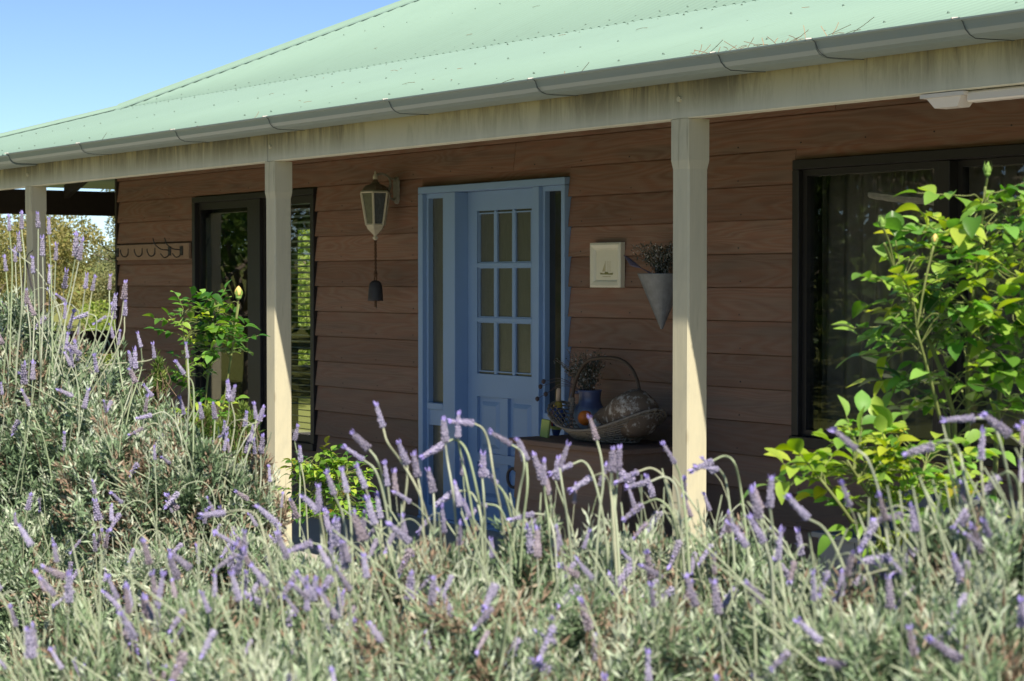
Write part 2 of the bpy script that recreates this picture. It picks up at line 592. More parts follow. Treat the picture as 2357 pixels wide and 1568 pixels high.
M['gourd'] = m_gourd()
M['jug'] = m_jug()
M['ground'] = m_ground()
M['lav_leaf'] = m_leaf('lavender_leaf', [(0.040, 0.068, 0.034), (0.105, 0.165, 0.085), (0.225, 0.320, 0.175), (0.50, 0.57, 0.44), (0.28, 0.20, 0.14)], 0.08, 0.6, spec=0.25)
M['far_leaf'] = m_leaf('gum_leaf', [(0.10, 0.13, 0.075), (0.17, 0.20, 0.10), (0.25, 0.26, 0.12), (0.33, 0.29, 0.14)], 0.35, 0.5)
M['green_leaf'] = m_leaf('garden_shrub_leaf', [(0.045, 0.09, 0.02), (0.08, 0.15, 0.03), (0.16, 0.24, 0.05), (0.25, 0.30, 0.07)], 0.35, 0.45)
M['olive_leaf'] = m_leaf('olive_shrub_leaf', [(0.10, 0.13, 0.04), (0.18, 0.19, 0.065), (0.27, 0.25, 0.09), (0.36, 0.31, 0.12), (0.22, 0.30, 0.07)], 0.35, 0.5)
M['lime_leaf'] = m_leaf('lime_shrub_leaf', [(0.13, 0.20, 0.04), (0.22, 0.31, 0.06), (0.33, 0.41, 0.09), (0.42, 0.46, 0.13)], 0.4, 0.5)
M['rose_leaf'] = m_leaf('rose_leaf', None, 0.45, 0.5, use_object=True, spec=0.4)
M['rose_inner'] = m_leaf('rose_leaf_inner', [(.05, .14, .02), (.11, .24, .035), (.19, .35, .055), (.28, .43, .07), (.40, .50, .07)], 0.4, 0.38, spec=0.4)
M['cut_leaf'] = m_leaf('dried_flower_leaf', [(0.03, 0.045, 0.035), (0.06, 0.08, 0.06), (0.13, 0.13, 0.12), (0.42, 0.42, 0.40)], 0.2, 0.7)
M['grass'] = m_leaf('grass_blade', [(0.07, 0.12, 0.02), (0.14, 0.20, 0.04), (0.24, 0.27, 0.07)], 0.4, 0.5)
M['cane'] = plain('rose_cane', (0.16, 0.19, 0.06), 0.6, 0.3, var=0.4, scale=25)
M['lav_wood'] = plain('lavender_twig', (0.16, 0.115, 0.08), 0.85, 0.1, var=0.3, scale=30)


def m_obj(name, dark, rough=0.7, amount=0.5, scale=160, transl=0.0):
    t = NT(name)
    info = t.n('ShaderNodeObjectInfo')
    v = t.noise(t.coords((scale, scale, scale)), 1.0, 3)
    c = t.mix(t.math('MULTIPLY', v, amount), info.outputs['Color'], dark)
    return t.bsdf(c, rough, 0.2, transl=transl)


M['lav_stem'] = m_obj('lavender_stem', (0.20, 0.26, 0.13), 0.6, 0.4, 60, 0.15)
M['lav_calyx'] = m_obj('lavender_calyx', (0.15, 0.11, 0.15), 0.8, 0.55, 220, 0.12)
M['lav_bract'] = plain('lavender_bract', (0.33, 0.28, 0.62), 0.7, 0.2, var=0.2, scale=120)
M['rose_bud'] = plain('yellow_rose_bud', (0.75, 0.48, 0.17), 0.6, 0.2, var=0.1)
M['sepal'] = plain('rose_sepal', (0.22, 0.36, 0.08), 0.5, 0.3)

# ------------------------------------------------------------------ ground
def ground_height(x, y):
    """level round the house, rising gently into the paddock beyond the end veranda"""
    d = np.maximum(0, -x - 21.0)
    return -0.15 + np.where(d > 0, 0.055 * d - 0.055 * 2 * (1 - np.exp(-d / 2)), 0) * np.where(d < 45, 1, 45 / np.maximum(d, 1e-3))


gx = np.unique(np.concatenate([np.linspace(-600, -80, 20), np.linspace(-80, 20, 90), np.linspace(20, 600, 20)]))
gy = np.unique(np.concatenate([np.linspace(-600, -50, 18), np.linspace(-50, 60, 60), np.linspace(60, 600, 18)]))
GX, GY = np.meshgrid(gx, gy, indexing='ij')
GZ = ground_height(GX, GY) + 0.02 * np.sin(GX * 1.3) * np.sin(GY * 1.1) * (np.abs(GX + 7) > 11)
gi = np.arange(GX.size).reshape(GX.shape)
gF = np.stack([gi[:-1, :-1], gi[1:, :-1], gi[1:, 1:], gi[:-1, 1:]], -1).reshape(-1, 4)
put('ground', np_mesh('ground', np.stack([GX, GY, GZ], -1).reshape(-1, 3), gF, M['ground'], True), kind='structure')

# ------------------------------------------------------------------ house
HX0, HX1 = -15.58, 3.2          # wall ends
house = thing('house', 'timber weatherboard house with pale green metal roof and shaded front veranda', 'house', (0, 0, 0))
MB().box(-17.45, 4.0, -1.86, 0.02, -0.6, 0.0).build('veranda_floor', M['paving'], house)
MB().box(-17.45, HX0 - 0.001, 0.021, 8.2, -0.6, 0.001).build('veranda_floor', M['paving'], house)

bounce_slab = MB()
bounce_slab.bbox(-20.0, 4.5, -3.75, -1.863, -0.5, -0.10, 0.004)
bed = MB()
bed.add([(-9.5, -6.95, -.148), (1.5, -8.0, -.148), (1.5, -3.9, -.148), (-9.5, -3.9, -.148), (-8.5, -6.5, -.07), (1.0, -7.6, -.07), (1.0, -4.3, -.07), (-8.5, -4.3, -.07)],
        [(0, 1, 5, 4), (1, 2, 6, 5), (2, 3, 7, 6), (3, 0, 4, 7), (4, 5, 6, 7)])
bed.build('garden_bed', plain('dark_bark_mulch', (0.035, 0.025, 0.018), 0.95, 0.1, var=0.5, scale=30, bump=0.01), None, kind='structure')  # mulch bed added dark to keep bounced sun out of the lavender gaps
bounce_slab.build('path', plain('pale_bounce_path', (0.57, 0.545, 0.485), 0.9, 0.1, var=0.12, scale=4), None, kind='structure')  # path slab added as a pale reflector bouncing sun into the veranda shade
# openings in the front wall: (x0, x1, z0, z1)
W1 = (-14.17, -12.27, 0.33, 2.16)
DO = (-10.90, -9.325, 0.0, 2.112)
W2 = (-7.445, -4.90, 0.68, 2.112)
PITCHB, BASE = 0.172, -0.068
for k in range(16):
    z0 = BASE + k * PITCHB
    z1 = z0 + PITCHB
    cuts = [(HX0, HX1)]
    for (a, b, c, d) in (W1, DO, W2):
        new = []
        for (p, q) in cuts:
            if z1 - 0.03 > c and z0 + 0.03 < d and p < a and q > b:
                new += [(p, a - 0.002), (b + 0.002, q)]
            else:
                new.append((p, q))
        cuts = new
    for (a, b, c, d) in (W1, DO, W2):                      # pieces notched over and under the openings
        for (lo_, hi_) in ((max(z0, d + .002), z1 + .012), (z0, min(z1 + .012, c - .002))):
            if z0 - .001 <= lo_ < hi_ <= z1 + .0121 and .02 < hi_ - lo_ < PITCHB:
                f_ = lambda z: -0.029 + 0.025 * (z - z0) / (PITCHB + .012)
                pf = [(f_(lo_), 0), (f_(hi_), hi_ - lo_), (0.004, hi_ - lo_), (0.004, 0)]
                MB().extrude_x(pf, -(b - a) / 2 - .002, (b - a) / 2 + .002).build('weatherboard', M['board'], house, loc=((a + b) / 2, 0, lo_))
    segs = []
    for (p, q) in cuts:                                   # butt joints of the long boards
        if q - p > 5:
            js = {12: (-7.47, -11.0), 13: (-9.87,), 14: (-7.15, -12.4), 15: (-9.0,)}.get(k, ())
            js = sorted(j for j in js if p + 0.4 < j < q - 0.4)
            if not js:
                segs.append((p, q))
            else:
                e = [p] + js + [q]
                segs += [(e[i], e[i + 1] - 0.003) for i in range(len(e) - 1)]
        else:
            segs.append((p, q))
    for (p, q) in segs:
        j = random.uniform(-0.0015, 0.0015)
        cx = (p + q) / 2
        prof = [(-0.029 + j, z0), (-0.029 + j, z0 + 0.002), (-0.008, z1 - 0.006), (-0.001, z1 - 0.005), (-0.001, z1 + 0.012), (0.0045, z1 + 0.012), (0.0045, z0)]
        prof = [(y, z - z0) for y, z in prof]
        MB().extrude_x(prof, p - cx, q - cx).build('weatherboard', M['board'], house, loc=(cx, 0, z0))
nl = MB()
for k in range(16):
    z = BASE + k * PITCHB + .028
    x = HX0 + .08
    while x < 0:
        if not any(a - .01 < x < b + .01 and c - .06 < z < d for (a, b, c, d) in (W1, DO, W2)):
            xx_ = x + random.uniform(-.012, .012)
            nl.tube([(xx_, -.0280, z), (xx_, -.0250, z)], .0042, 5)
        x += .45
nl.build('nail_heads', M['iron'], house, kind='stuff')
# core wall behind the boards, pierced by the openings, and the rest of the shell
core = MB()
xs = [HX0 + 0.01, W1[0], W1[1], DO[0], DO[1], W2[0], W2[1], HX1]
for i in range(0, 8, 2):
    core.box(xs[i], xs[i + 1], 0.005, 0.11, 0.002, 2.70)
for (a, b, c, d) in (W1, DO, W2):
    core.box(a, b, 0.005, 0.11, d, 2.70)
    if c > 0.1:
        core.box(a, b, 0.005, 0.11, 0.002, c)
core.build('wall_frame', M['interior'], house)
EW = (1.22, 2.62, 0.14, 2.02)          # end-wall window y0,y1,z0,z1
ew = MB()
ew.box(HX0 + 0.01, HX0 + 0.11, 0.112, EW[0], 0.002, 2.70)
ew.box(HX0 + 0.01, HX0 + 0.11, EW[1], 8.0, 0.002, 2.70)
ew.box(HX0 + 0.01, HX0 + 0.11, EW[0], EW[1], EW[3], 2.70)
ew.box(HX0 + 0.01, HX0 + 0.11, EW[0], EW[1], 0.002, EW[2])
ew.build('end_wall', M['dark_wood'], house)
MB().box(HX0 + 0.112, HX1, 7.9, 8.0, 0.002, 2.70).build('back_wall', M['interior'], house)
MB().box(HX1 - 0.1, HX1, 0.112, 7.898, 0.002, 2.70).build('side_wall', M['interior'], house)
MB().box(-11.35, -11.25, 0.112, 7.898, 0.002, 2.60).build('partition', M['interior'], house)
MB().box(-8.9, -8.8, 0.112, 7.898, 0.002, 2.60).build('partition', M['interior'], house)
MB().box(HX0 + 0.112, HX1, 0.112, 7.898, -0.3, 0.004).build('inner_floor', M['inner_floor'], house)
MB().box(HX0 + 0.112, HX1, 0.112, 7.898, 2.605, 2.66).build('ceiling', M['interior'], house)
MB().box(HX0 - 0.032, HX0 - 0.002, -0.034, 0.06, 0.0, 2.60).build('corner_trim', M['dark_wood'], house)
# frame of the end-wall window: rails where the photograph shows dark bars, one mullion
e2 = MB()
X0, X1 = HX0 + 0.03, HX0 + 0.09
for (a, b) in ((EW[0], EW[0] + 0.06), (1.50, 1.62), (EW[1] - 0.05, EW[1])):
    e2.box(X0, X1, a, b, EW[2], EW[3])
for (a, b, z0, z1) in ((1.622, EW[1] - 0.052, 0.97, 1.12), (1.622, EW[1] - 0.052, 0.51, 0.78), (1.622, EW[1] - 0.052, EW[2], EW[2] + 0.05), (1.622, EW[1] - 0.052, EW[3] - 0.05, EW[3])):
    e2.box(X0, X1, a, b, z0, z1)
e2.build('end_window_frame', M['dark_frame'], house)

# ---- roof: veranda skirt, main slopes, hip caps
EAVE_Y, EAVE_Z, EAVE_X = -1.90, 2.366, -17.45
BR_Z = 2.935                                # break line above the wall
S1 = (BR_Z - EAVE_Z) / (0 - EAVE_Y)
S2 = 0.47
RIDGE_Y = 4.0
WAVE, AMP = 0.0762, 0.0085


def corrugated(name, x0, x1, fn_lo, fn_hi, zfun, rows=2, per=10):
    n = int(round((x1 - x0) / WAVE * per)) + 1
    x = np.linspace(x0, x1, n)
    lo, hi = fn_lo(x), fn_hi(x)
    w = AMP * np.sin(2 * PI * x / WAVE)
    V = []
    for r in range(rows + 1):
        y = lo + (hi - lo) * r / rows
        V.append(np.stack([x, y, zfun(y) + w], 1))
    top = np.concatenate(V)
    bot = top - np.array([0, 0, 0.0016])
    idx = np.arange((rows + 1) * n).reshape(rows + 1, n)
    Ft = np.stack([idx[:-1, :-1], idx[:-1, 1:], idx[1:, 1:], idx[1:, :-1]], -1).reshape(-1, 4)
    N = len(top)
    Fb = Ft[:, ::-1] + N
    e = np.stack([idx[0, :-1] + N, idx[0, 1:] + N, idx[0, 1:], idx[0, :-1]], -1)
    return put(name, np_mesh(name, np.concatenate([top, bot]), np.concatenate([Ft, Fb, e]), M['roof'], True), house)


HIPC = EAVE_X - EAVE_Y                     # x - y along the hip
XR = 3.6
corrugated('veranda_roof', EAVE_X + 0.01, XR, lambda x: np.full_like(x, EAVE_Y), lambda x: np.minimum(0.05, np.maximum(x - HIPC, EAVE_Y + 0.001)),
           lambda y: EAVE_Z + S1 * (y - EAVE_Y))
corrugated('main_roof', HIPC - 0.06, XR, lambda x: np.full_like(x, -0.02), lambda x: np.clip(x - HIPC, -0.069, RIDGE_Y),
           lambda y: BR_Z + 0.008 + S2 * y)
# the end slope and the back slope, folded flat sheets on the far side
hz = lambda t: EAVE_Z + S1 * t if t < -EAVE_Y else BR_Z + S2 * (t + EAVE_Y)
TR = RIDGE_Y - EAVE_Y
YB = RIDGE_Y * 2 - EAVE_Y
es = MB()
A0, A1, A2 = (EAVE_X, EAVE_Y, hz(0)), (HIPC, 0, BR_Z), (EAVE_X + TR, RIDGE_Y, hz(TR))
B0, B1 = (EAVE_X, YB, hz(0)), (HIPC, YB + EAVE_Y, BR_Z)
es.add([A0, A1, A2, B0, B1], [(0, 3, 4, 1), (1, 4, 2)])
es.build('end_roof', M['roof'], house)
bs = MB()
RZ = hz(TR)
bs.add([(EAVE_X + TR, RIDGE_Y, RZ), (XR, RIDGE_Y, RZ), (XR, YB + EAVE_Y, BR_Z), (HIPC, YB + EAVE_Y, BR_Z), (XR, YB, EAVE_Z), (EAVE_X, YB, EAVE_Z)],
       [(0, 1, 2, 3), (3, 2, 4, 5)])
bs.build('back_roof', M['roof'], house)
# hip capping: two wings and a rounded roll, resting on the crests
def hip_cap(t0, t1, lift):
    P0, P1 = Vector((EAVE_X + t0, EAVE_Y + t0, hz(t0))), Vector((EAVE_X + t1, EAVE_Y + t1, hz(t1)))
    s = S1 if t1 <= -EAVE_Y + 0.01 else S2
    d = 0.135
    fr = Vector((d, -d, 0)) * 0.72                         # outwards over the front slope
    fr.z = -s * d * 0.72
    lf = Vector((-d, d, 0)) * 0.72
    lf.z = -s * d * 0.72
    up = Vector((0, 0, lift))
    prof = [fr + up * 1.0, fr * 0.28 + up * 1.15, fr * 0.16 + up * 2.2, up * 2.9, lf * 0.16 + up * 2.2, lf * 0.28 + up * 1.15, lf + up * 1.0]
    n = len(prof)
    vs = [P0 + p for p in prof] + [P1 + p for p in prof]
    fs = [(i, n + i, n + i + 1, i + 1) for i in range(n - 1)]
    m = MB().add(vs, fs)
    me = m.mesh('hip_cap', M['roof'])
    o = put('hip_cap', me, house)
    md = o.modifiers.new('thick', 'SOLIDIFY'); md.thickness = 0.0015
    return o


hip_cap(0.02, -EAVE_Y - 0.02, 0.014)
hip_cap(-EAVE_Y - 0.02, TR, 0.017)
sb = MB()
for (yy, zf, xa) in ((-1.72, lambda y: EAVE_Z + S1 * (y - EAVE_Y), -17.1), (-0.95, lambda y: EAVE_Z + S1 * (y - EAVE_Y), -16.3), (-0.16, lambda y: EAVE_Z + S1 * (y - EAVE_Y), -15.5),
                     (0.06, lambda y: BR_Z + 0.008 + S2 * y, -15.3), (1.0, lambda y: BR_Z + 0.008 + S2 * y, -14.3), (1.95, lambda y: BR_Z + 0.008 + S2 * y, -13.3)):
    k = 0
    x = math.ceil(xa / WAVE) * WAVE + WAVE / 4
    while x < -2.5:
        if random.random() < 0.93:
            sb.lathe([(0.006, 0.0), (0.006, 0.002), (0.004, 0.0025), (0.004, 0.006)], 6, (x + random.uniform(-.004, .004), yy + random.uniform(-.012, .012), zf(yy) + AMP - 0.001))
        x += WAVE * (3 if yy in (-0.16, 0.06) else 4)
sb.build('roof_screw', M['screw'], house, kind='stuff')
# rafters and battens under the veranda roof
RF = MB().add([(0, -1.70, 2.26), (.045, -1.70, 2.26), (.045, -0.03, 2.26 + 1.67 * S1), (0, -0.03, 2.26 + 1.67 * S1),
              (0, -1.70, 2.385), (.045, -1.70, 2.385), (.045, -0.03, 2.385 + 1.67 * S1), (0, -0.03, 2.385 + 1.67 * S1)],
             [(3, 2, 1, 0), (4, 5, 6, 7), (0, 1, 5, 4), (1, 2, 6, 5), (2, 3, 7, 6), (3, 0, 4, 7)]).mesh('rafter', M['dark_wood'])
for i in range(22):
    put('rafter', RF, house, loc=(-15.6 + i * 0.9, 0, 0))
SR = MB().add([(-17.25, 0, 2.26), (-17.25, .045, 2.26), (-15.62, .045, 2.26 + 1.63 * S1), (-15.62, 0, 2.26 + 1.63 * S1),
              (-17.25, 0, 2.38), (-17.25, .045, 2.38), (-15.62, .045, 2.38 + 1.63 * S1), (-15.62, 0, 2.38 + 1.63 * S1)],
             [(0, 1, 2, 3), (7, 6, 5, 4), (4, 5, 1, 0), (5, 6, 2, 1), (6, 7, 3, 2), (7, 4, 0, 3)]).mesh('rafter', M['dark_wood'])
for i in range(8):
    put('rafter', SR, house, loc=(0, 0.2 + i * 0.95, 0))
MB().add([(-17.25, -1.70, 2.26), (-17.21, -1.74, 2.26), (-15.58, -0.11, 2.26 + 1.63 * S1), (-15.62, -0.07, 2.26 + 1.63 * S1),
          (-17.25, -1.70, 2.36), (-17.21, -1.74, 2.36), (-15.58, -0.11, 2.36 + 1.63 * S1), (-15.62, -0.07, 2.36 + 1.63 * S1)],
         [(0, 1, 2, 3), (7, 6, 5, 4), (4, 5, 1, 0), (5, 6, 2, 1), (6, 7, 3, 2), (7, 4, 0, 3)]).build('hip_rafter', M['dark_wood'], house)

# ---- veranda beam, posts, gutter
for (a, b) in ((-17.36, -9.737), (-9.729, 3.4)):
    MB().bbox(a, b, -1.75, -1.68, 2.157, 2.335, 0.003).build('veranda_beam', M['cream'], house)
MB().bbox(-17.36, -17.29, -1.678, 8.2, 2.115, 2.335, 0.003).build('end_beam', M['dark_wood'], house)
MB().bbox(-17.33, -17.28, -1.60, 8.2, 0.85, 1.065, 0.003).build('end_rail', M['dark_wood'], house)


def post(x, y=-1.75, w=0.110, z1=2.156):
    h = w / 2
    c = 0.007
    m = MB()
    def ring(z, hw, ch):
        return [(-hw + ch, -hw, z), (hw - ch, -hw, z), (hw, -hw + ch, z), (hw, hw - ch, z), (hw - ch, hw, z), (-hw + ch, hw, z), (-hw, hw - ch, z), (-hw, -hw + ch, z)]
    zs = [(0, h - .0035, c), (z1 - 0.20, h - .0035, c), (z1 - 0.165, h, .002), (z1, h, .002)]
    for z, hw, ch in zs:
        m.v += ring(z, hw, ch)
    for i in range(len(zs) - 1):
        for k in range(8):
            k2 = (k + 1) % 8
            m.f.append((i * 8 + k, i * 8 + k2, i * 8 + 8 + k2, i * 8 + 8 + k)); m.m.append(0)
    m.f.append(tuple(range(8))[::-1]); m.m.append(0)
    e = 8 * (len(zs) - 1)
    m.f.append(tuple(e + k for k in range(8))); m.m.append(0)
    return m.build('veranda_post', M['post'], house, loc=(x, y + h, 0))


for px_ in (-9.711, -6.256, -13.167, -17.30, -2.80, 0.65):
    post(px_)
# bolt heads in the beam above the posts
for px_ in (-9.70, -6.256, -13.167):
    MB().tube([(px_, -1.758, 2.235), (px_, -1.748, 2.235)], 0.011, 8).build('bolt', M['post'], house)

GP = [(-1.755, 2.352), (-1.755, 2.276), (-1.86, 2.272), (-1.900, 2.276), (-1.926, 2.290), (-1.940, 2.312), (-1.946, 2.338), (-1.950, 2.352), (-1.962, 2.358), (-1.962, 2.366),
      (-1.948, 2.367), (-1.940, 2.352), (-1.935, 2.338), (-1.929, 2.315), (-1.918, 2.299), (-1.898, 2.286), (-1.86, 2.282), (-1.761, 2.284), (-1.761, 2.352)]
GP = [(y, 2.367 - (2.367 - z) * .70) for y, z in GP]
gj = [-17.5, -15.6, -14.2, -13.0, -11.80, -10.45, -9.35, -8.15, -6.97, -5.79, -5.27, -4.58, -3.4, -2.2, 3.6]
for i in range(len(gj) - 1):
    p = [(y - 0.0016 * (i % 2), z - 0.0016 * (i % 2) - (0.011 if i < 3 else 0)) for y, z in GP]
    MB().extrude_x(p[::-1], gj[i], gj[i + 1] - 0.001).build('gutter_section', M['gutter'], house)
# straps: a thin dark band curling round the gutter at each joint
for x in gj[2:13]:
    m = MB()
    path = [(-1.964, 2.366), (-1.952, 2.345), (-1.945, 2.312), (-1.930, 2.287), (-1.902, 2.272), (-1.862, 2.2675), (-1.77, 2.2675)]
    pr = []
    for j, (y, z) in enumerate(path):
        z = 2.367 - (2.367 - z) * .70
        pr.append(Vector((x + 0.014 * min(1, j / 3.0) + 0.05 * max(0, j - 4) / 2, y, z)))
    m.tube(pr, 0.0017, 5)
    m.build('gutter_strap', M['gutter_gap'], house)
    MB().tube([(x - 0.03, -1.968, 2.366), (x - 0.03, -1.94, 2.370)], 0.003, 5).build('gutter_clip', M['fl_white'], house)

# ---- front door with sidelights
Dx0, Dx1, Dz = DO[0] + 0.003, DO[1] - 0.003, 2.109
df = MB()
df.bbox(Dx0, Dx1, -0.052, 0.10, 2.066, Dz, 0.003)                         # head
df.bbox(Dx0, -10.845, -0.052, 0.10, 0.02, 2.064, 0.003)                   # left jamb
df.bbox(-9.362, Dx1, -0.052, 0.10, 0.02, 2.064, 0.003)                    # right jamb
df.bbox(-10.610, -10.475, -0.050, 0.10, 0.02, 2.064, 0.003)               # mullion between left sidelight and door
df.bbox(-9.640, -9.585, -0.050, 0.10, 0.02, 2.064, 0.003)
df.bbox(Dx0, Dx1, -0.06, 0.11, 0.0, 0.018, 0.003)
df.build('door_frame', M['blue'], house)
for (a, b) in ((-10.843, -10.612), (-9.583, -9.364)):
    sl = MB()
    sl.box(a, a + 0.024, -0.022, 0.06, 0.02, 2.064); sl.box(b - 0.024, b, -0.022, 0.06, 0.02, 2.064)
    sl.box(a + .024, b - .024, -0.022, 0.06, 2.035, 2.064)
    sl.bbox(a + .0245, b - .0245, -0.034, 0.06, 0.700, 0.742, 0.004)
    sl.box(a + .024, b - .024, -0.018, 0.05, 0.60, 0.699)
    sl.box(a + .024, b - .024, -0.022, 0.06, 0.02, 0.09)
    s_o = sl.build('sidelight', M['blue'], house)
    MB().box(a + .0245, b - .0245, 0.012, 0.020, 0.7425, 2.0345).build('pane', M['ripple'] if a < -10 else M['dark_pane'], s_o)
    MB().box(a + .0245, b - .0245, 0.012, 0.020, 0.0905, 0.5995).build('pane', M['ripple'], s_o)
# the door leaf: stiles, rails, muntins, nine panes, four raised panels
lx0, lx1, lz0, lz1, ly = -10.473, -9.642, 0.022, 2.064, 0.048
g0, g1, gz0, gz1 = -10.372, -9.790, 0.940, 1.945
dl = MB()
dl.box(lx0, g0, ly, ly + .042, lz0, lz1); dl.box(g1, lx1, ly, ly + .042, lz0, lz1)
dl.box(g0, g1, ly, ly + .042, gz1, lz1)
dl.box(g0, g1, ly, ly + .042, 0.800, gz0)
dl.box(g0, g1, ly, ly + .042, 0.395, 0.450)
dl.box(g0, g1, ly, ly + .042, lz0, 0.15)
mx = (g0 + g1) / 2
dl.box(mx - .04, mx + .04, ly, ly + .042, 0.452, 0.798); dl.box(mx - .04, mx + .04, ly, ly + .042, 0.152, 0.393)
leaf_door = dl.build('front_door', M['blue'], house)
leaf_door['label'] = 'blue panelled front door with nine glass panes'
gw, gh = (g1 - g0) / 3, (gz1 - gz0) / 3
mb = MB()
for i in (1, 2):
    mb.bbox(g0 + gw * i - .0125, g0 + gw * i + .0125, ly + .002, ly + .034, gz0, gz1, 0.004)
    mb.bbox(g0, g1, ly - .0015, ly + .0335, gz0 + gh * i - .0145, gz0 + gh * i + .0145, 0.004)
mb.build('muntin', M['blue'], leaf_door)
for i in range(3):
    for j in range(3):
        MB().box(g0 + gw * i + .0005, g0 + gw * (i + 1) - .0005, ly + .018, ly + .024, gz0 + gh * j + .0005, gz0 + gh * (j + 1) - .0005).build('pane', M['ripple'], leaf_door)
        bd = MB()
        a, b, c, d = g0 + gw * i + .011, g0 + gw * (i + 1) - .011, gz0 + gh * j + .013, gz0 + gh * (j + 1) - .013
        bd.box(a, a + .007, ly + .006, ly + .0178, c, d); bd.box(b - .007, b, ly + .006, ly + .0178, c, d)
        bd.box(a + .007, b - .007, ly + .006, ly + .0178, c, c + .007); bd.box(a + .007, b - .007, ly + .006, ly + .0178, d - .007, d)
        bd.build('glazing_bead', M['blue'], leaf_door)
for (a, b) in ((g0, mx - .04), (mx + .04, g1)):
    for (c, d) in ((0.451, 0.799), (0.151, 0.394)):
        pm = MB()
        pm.box(a + .001, b - .001, ly + .022, ly + .030, c, d)
        q = [(a + .03, ly + .0215, c + .03), (b - .03, ly + .0215, c + .03), (b - .03, ly + .0215, d - .03), (a + .03, ly + .0215, d - .03),
             (a + .055, ly + .006, c + .055), (b - .055, ly + .006, c + .055), (b - .055, ly + .006, d - .055), (a + .055, ly + .006, d - .055)]
        pm.add(q, [(4, 5, 6, 7), (0, 1, 5, 4), (1, 2, 6, 5), (2, 3, 7, 6), (3, 0, 4, 7)])
        pm.build('door_panel', M['blue'], leaf_door)

# ---- left window (two sashes, blind in the right-hand one)
w1 = MB()
a, b, c, d = W1
w1.bbox(a + .002, b - .002, -0.040, 0.10, d - .045, d - .002, .003)
w1.bbox(a + .002, b - .002, -0.050, 0.10, c + .002, c + .05, .003)
w1.bbox(a + .002, a + .05, -0.040, 0.10, c + .051, d - .046, .003)
w1.bbox(b - .05, b - .002, -0.040, 0.10, c + .051, d - .046, .003)
w1.bbox(-13.285, -13.235, -0.020, 0.05, c + .051, d - .046, .003)
w1.bbox(-13.232, -13.07, -0.034, 0.10, c + .051, d - .046, .003)
for (p, q) in ((a + .0505, -13.2855), (-13.0695, b - .0505)):
    w1.box(p, p + .03, -0.005, 0.03, c + .052, d - .047); w1.box(q - .03, q, -0.005, 0.03, c + .052, d - .047)
    w1.box(p + .03, q - .03, -0.005, 0.03, d - .10, d - .047); w1.box(p + .03, q - .03, -0.005, 0.03, c + .052, c + .10)
win1 = w1.build('window', M['dark_frame'], house)
win1['label'] = 'dark framed two light window with a blind in its right light'
MB().box(a + .082, -13.317, 0.008, 0.012, c + .101, d - .101).build('pane', M['glass'], win1)
MB().box(-13.038, b - .082, 0.008, 0.012, c + .101, d - .101).build('pane', M['glass'], win1)
sm = MB()
nn = 8
L = (b - .06) - (-13.06)
vs = []
for kx in (0, L):
    for i in range(nn + 1):
        u = (i / nn - .5) * 0.046
        vs.append((kx, u, -0.0035 * (u / .023) ** 2 - u * 0.24))
vs += [(x, y, z + .0012) for x, y, z in vs]
n1 = nn + 1
fs = [(i, i + 1, n1 + i + 1, n1 + i) for i in range(nn)] + [(2 * n1 + i, 3 * n1 + i, 3 * n1 + i + 1, 2 * n1 + i + 1) for i in range(nn)]
slat_me = MB().add(vs, fs).mesh('slat', M['slat'])
for k in range(39):
    put('slat', slat_me, win1, loc=(-13.06, 0.075, c + .09 + k * 0.0445))
MB().bbox(-13.06, b - .06, 0.045, 0.10, d - .092, d - .05, .003).build('blind_rail', M['slat'], win1)
cd = MB()
for x in (-12.95, -12.40):
    cd.tube([(x, 0.052, c + .08), (x, 0.052, d - .07)], 0.0012, 4); cd.tube([(x, 0.099, c + .08), (x, 0.099, d - .07)], 0.0012, 4)
cd.build('blind_cord', M['slat'], win1)

# ---- right window, curtain behind
w2 = MB()
a, b, c, d = W2
w2.bbox(a + .002, b - .002, -0.040, 0.10, d - .05, d - .002, .003)
w2.bbox(a + .002, b - .002, -0.055, 0.10, c + .002, c + .06, .003)
w2.bbox(a + .002, a + .05, -0.040, 0.10, c + .061, d - .051, .003)
w2.bbox(b - .05, b - .002, -0.040, 0.10, c + .061, d - .051, .003)
w2.bbox(-6.49, -6.42, -0.020, 0.10, c + .061, d - .051, .003)
w2.box(a + .0505, a + .08, -0.012, 0.04, c + .062, d - .052)
w2.box(-6.52, -6.491, -0.012, 0.04, c + .062, d - .052)
w2.box(a + .08, -6.52, -0.012, 0.04, d - .082, d - .052); w2.box(a + .08, -6.52, -0.012, 0.04, c + .062, c + .092)
w2.box(-6.4195, -6.39, 0.035, 0.08, c + .062, d - .052); w2.box(b - .08, b - .0505, 0.035, 0.08, c + .062, d - .052)
w2.box(-6.39, b - .08, 0.035, 0.08, d - .082, d - .052); w2.box(-6.39, b - .08, 0.035, 0.08, c + .062, c + .092)
win2 = w2.build('window', M['dark_frame'], house)
win2['label'] = 'wide dark framed sliding window with a grey curtain'
MB().box(a + .0805, -6.5205, 0.012, 0.016, c + .0925, d - .0825).build('pane', M['glass'], win2)
MB().box(-6.3895, b - .0805, 0.055, 0.059, c + .0925, d - .0825).build('pane', M['glass'], win2)
n = 260
xx = np.linspace(-7.52, -6.15, n)
wv = 0.022 * np.sin(xx * 62 + 1.3 * np.sin(xx * 9)) + 0.010 * np.sin(xx * 23)
V = []
for (z, am) in ((2.10, 0.45), (1.9, 0.8), (1.2, 1.0), (0.35, 1.15)):
    V.append(np.stack([xx, 0.24 + wv * am, np.full(n, z)], 1))
V = np.concatenate(V)
ix = np.arange(4 * n).reshape(4, n)
cF = np.stack([ix[:-1, :-1], ix[:-1, 1:], ix[1:, 1:], ix[1:, :-1]], -1).reshape(-1, 4)
cu = put('curtain', np_mesh('curtain', V, cF, M['curtain'], True), None)
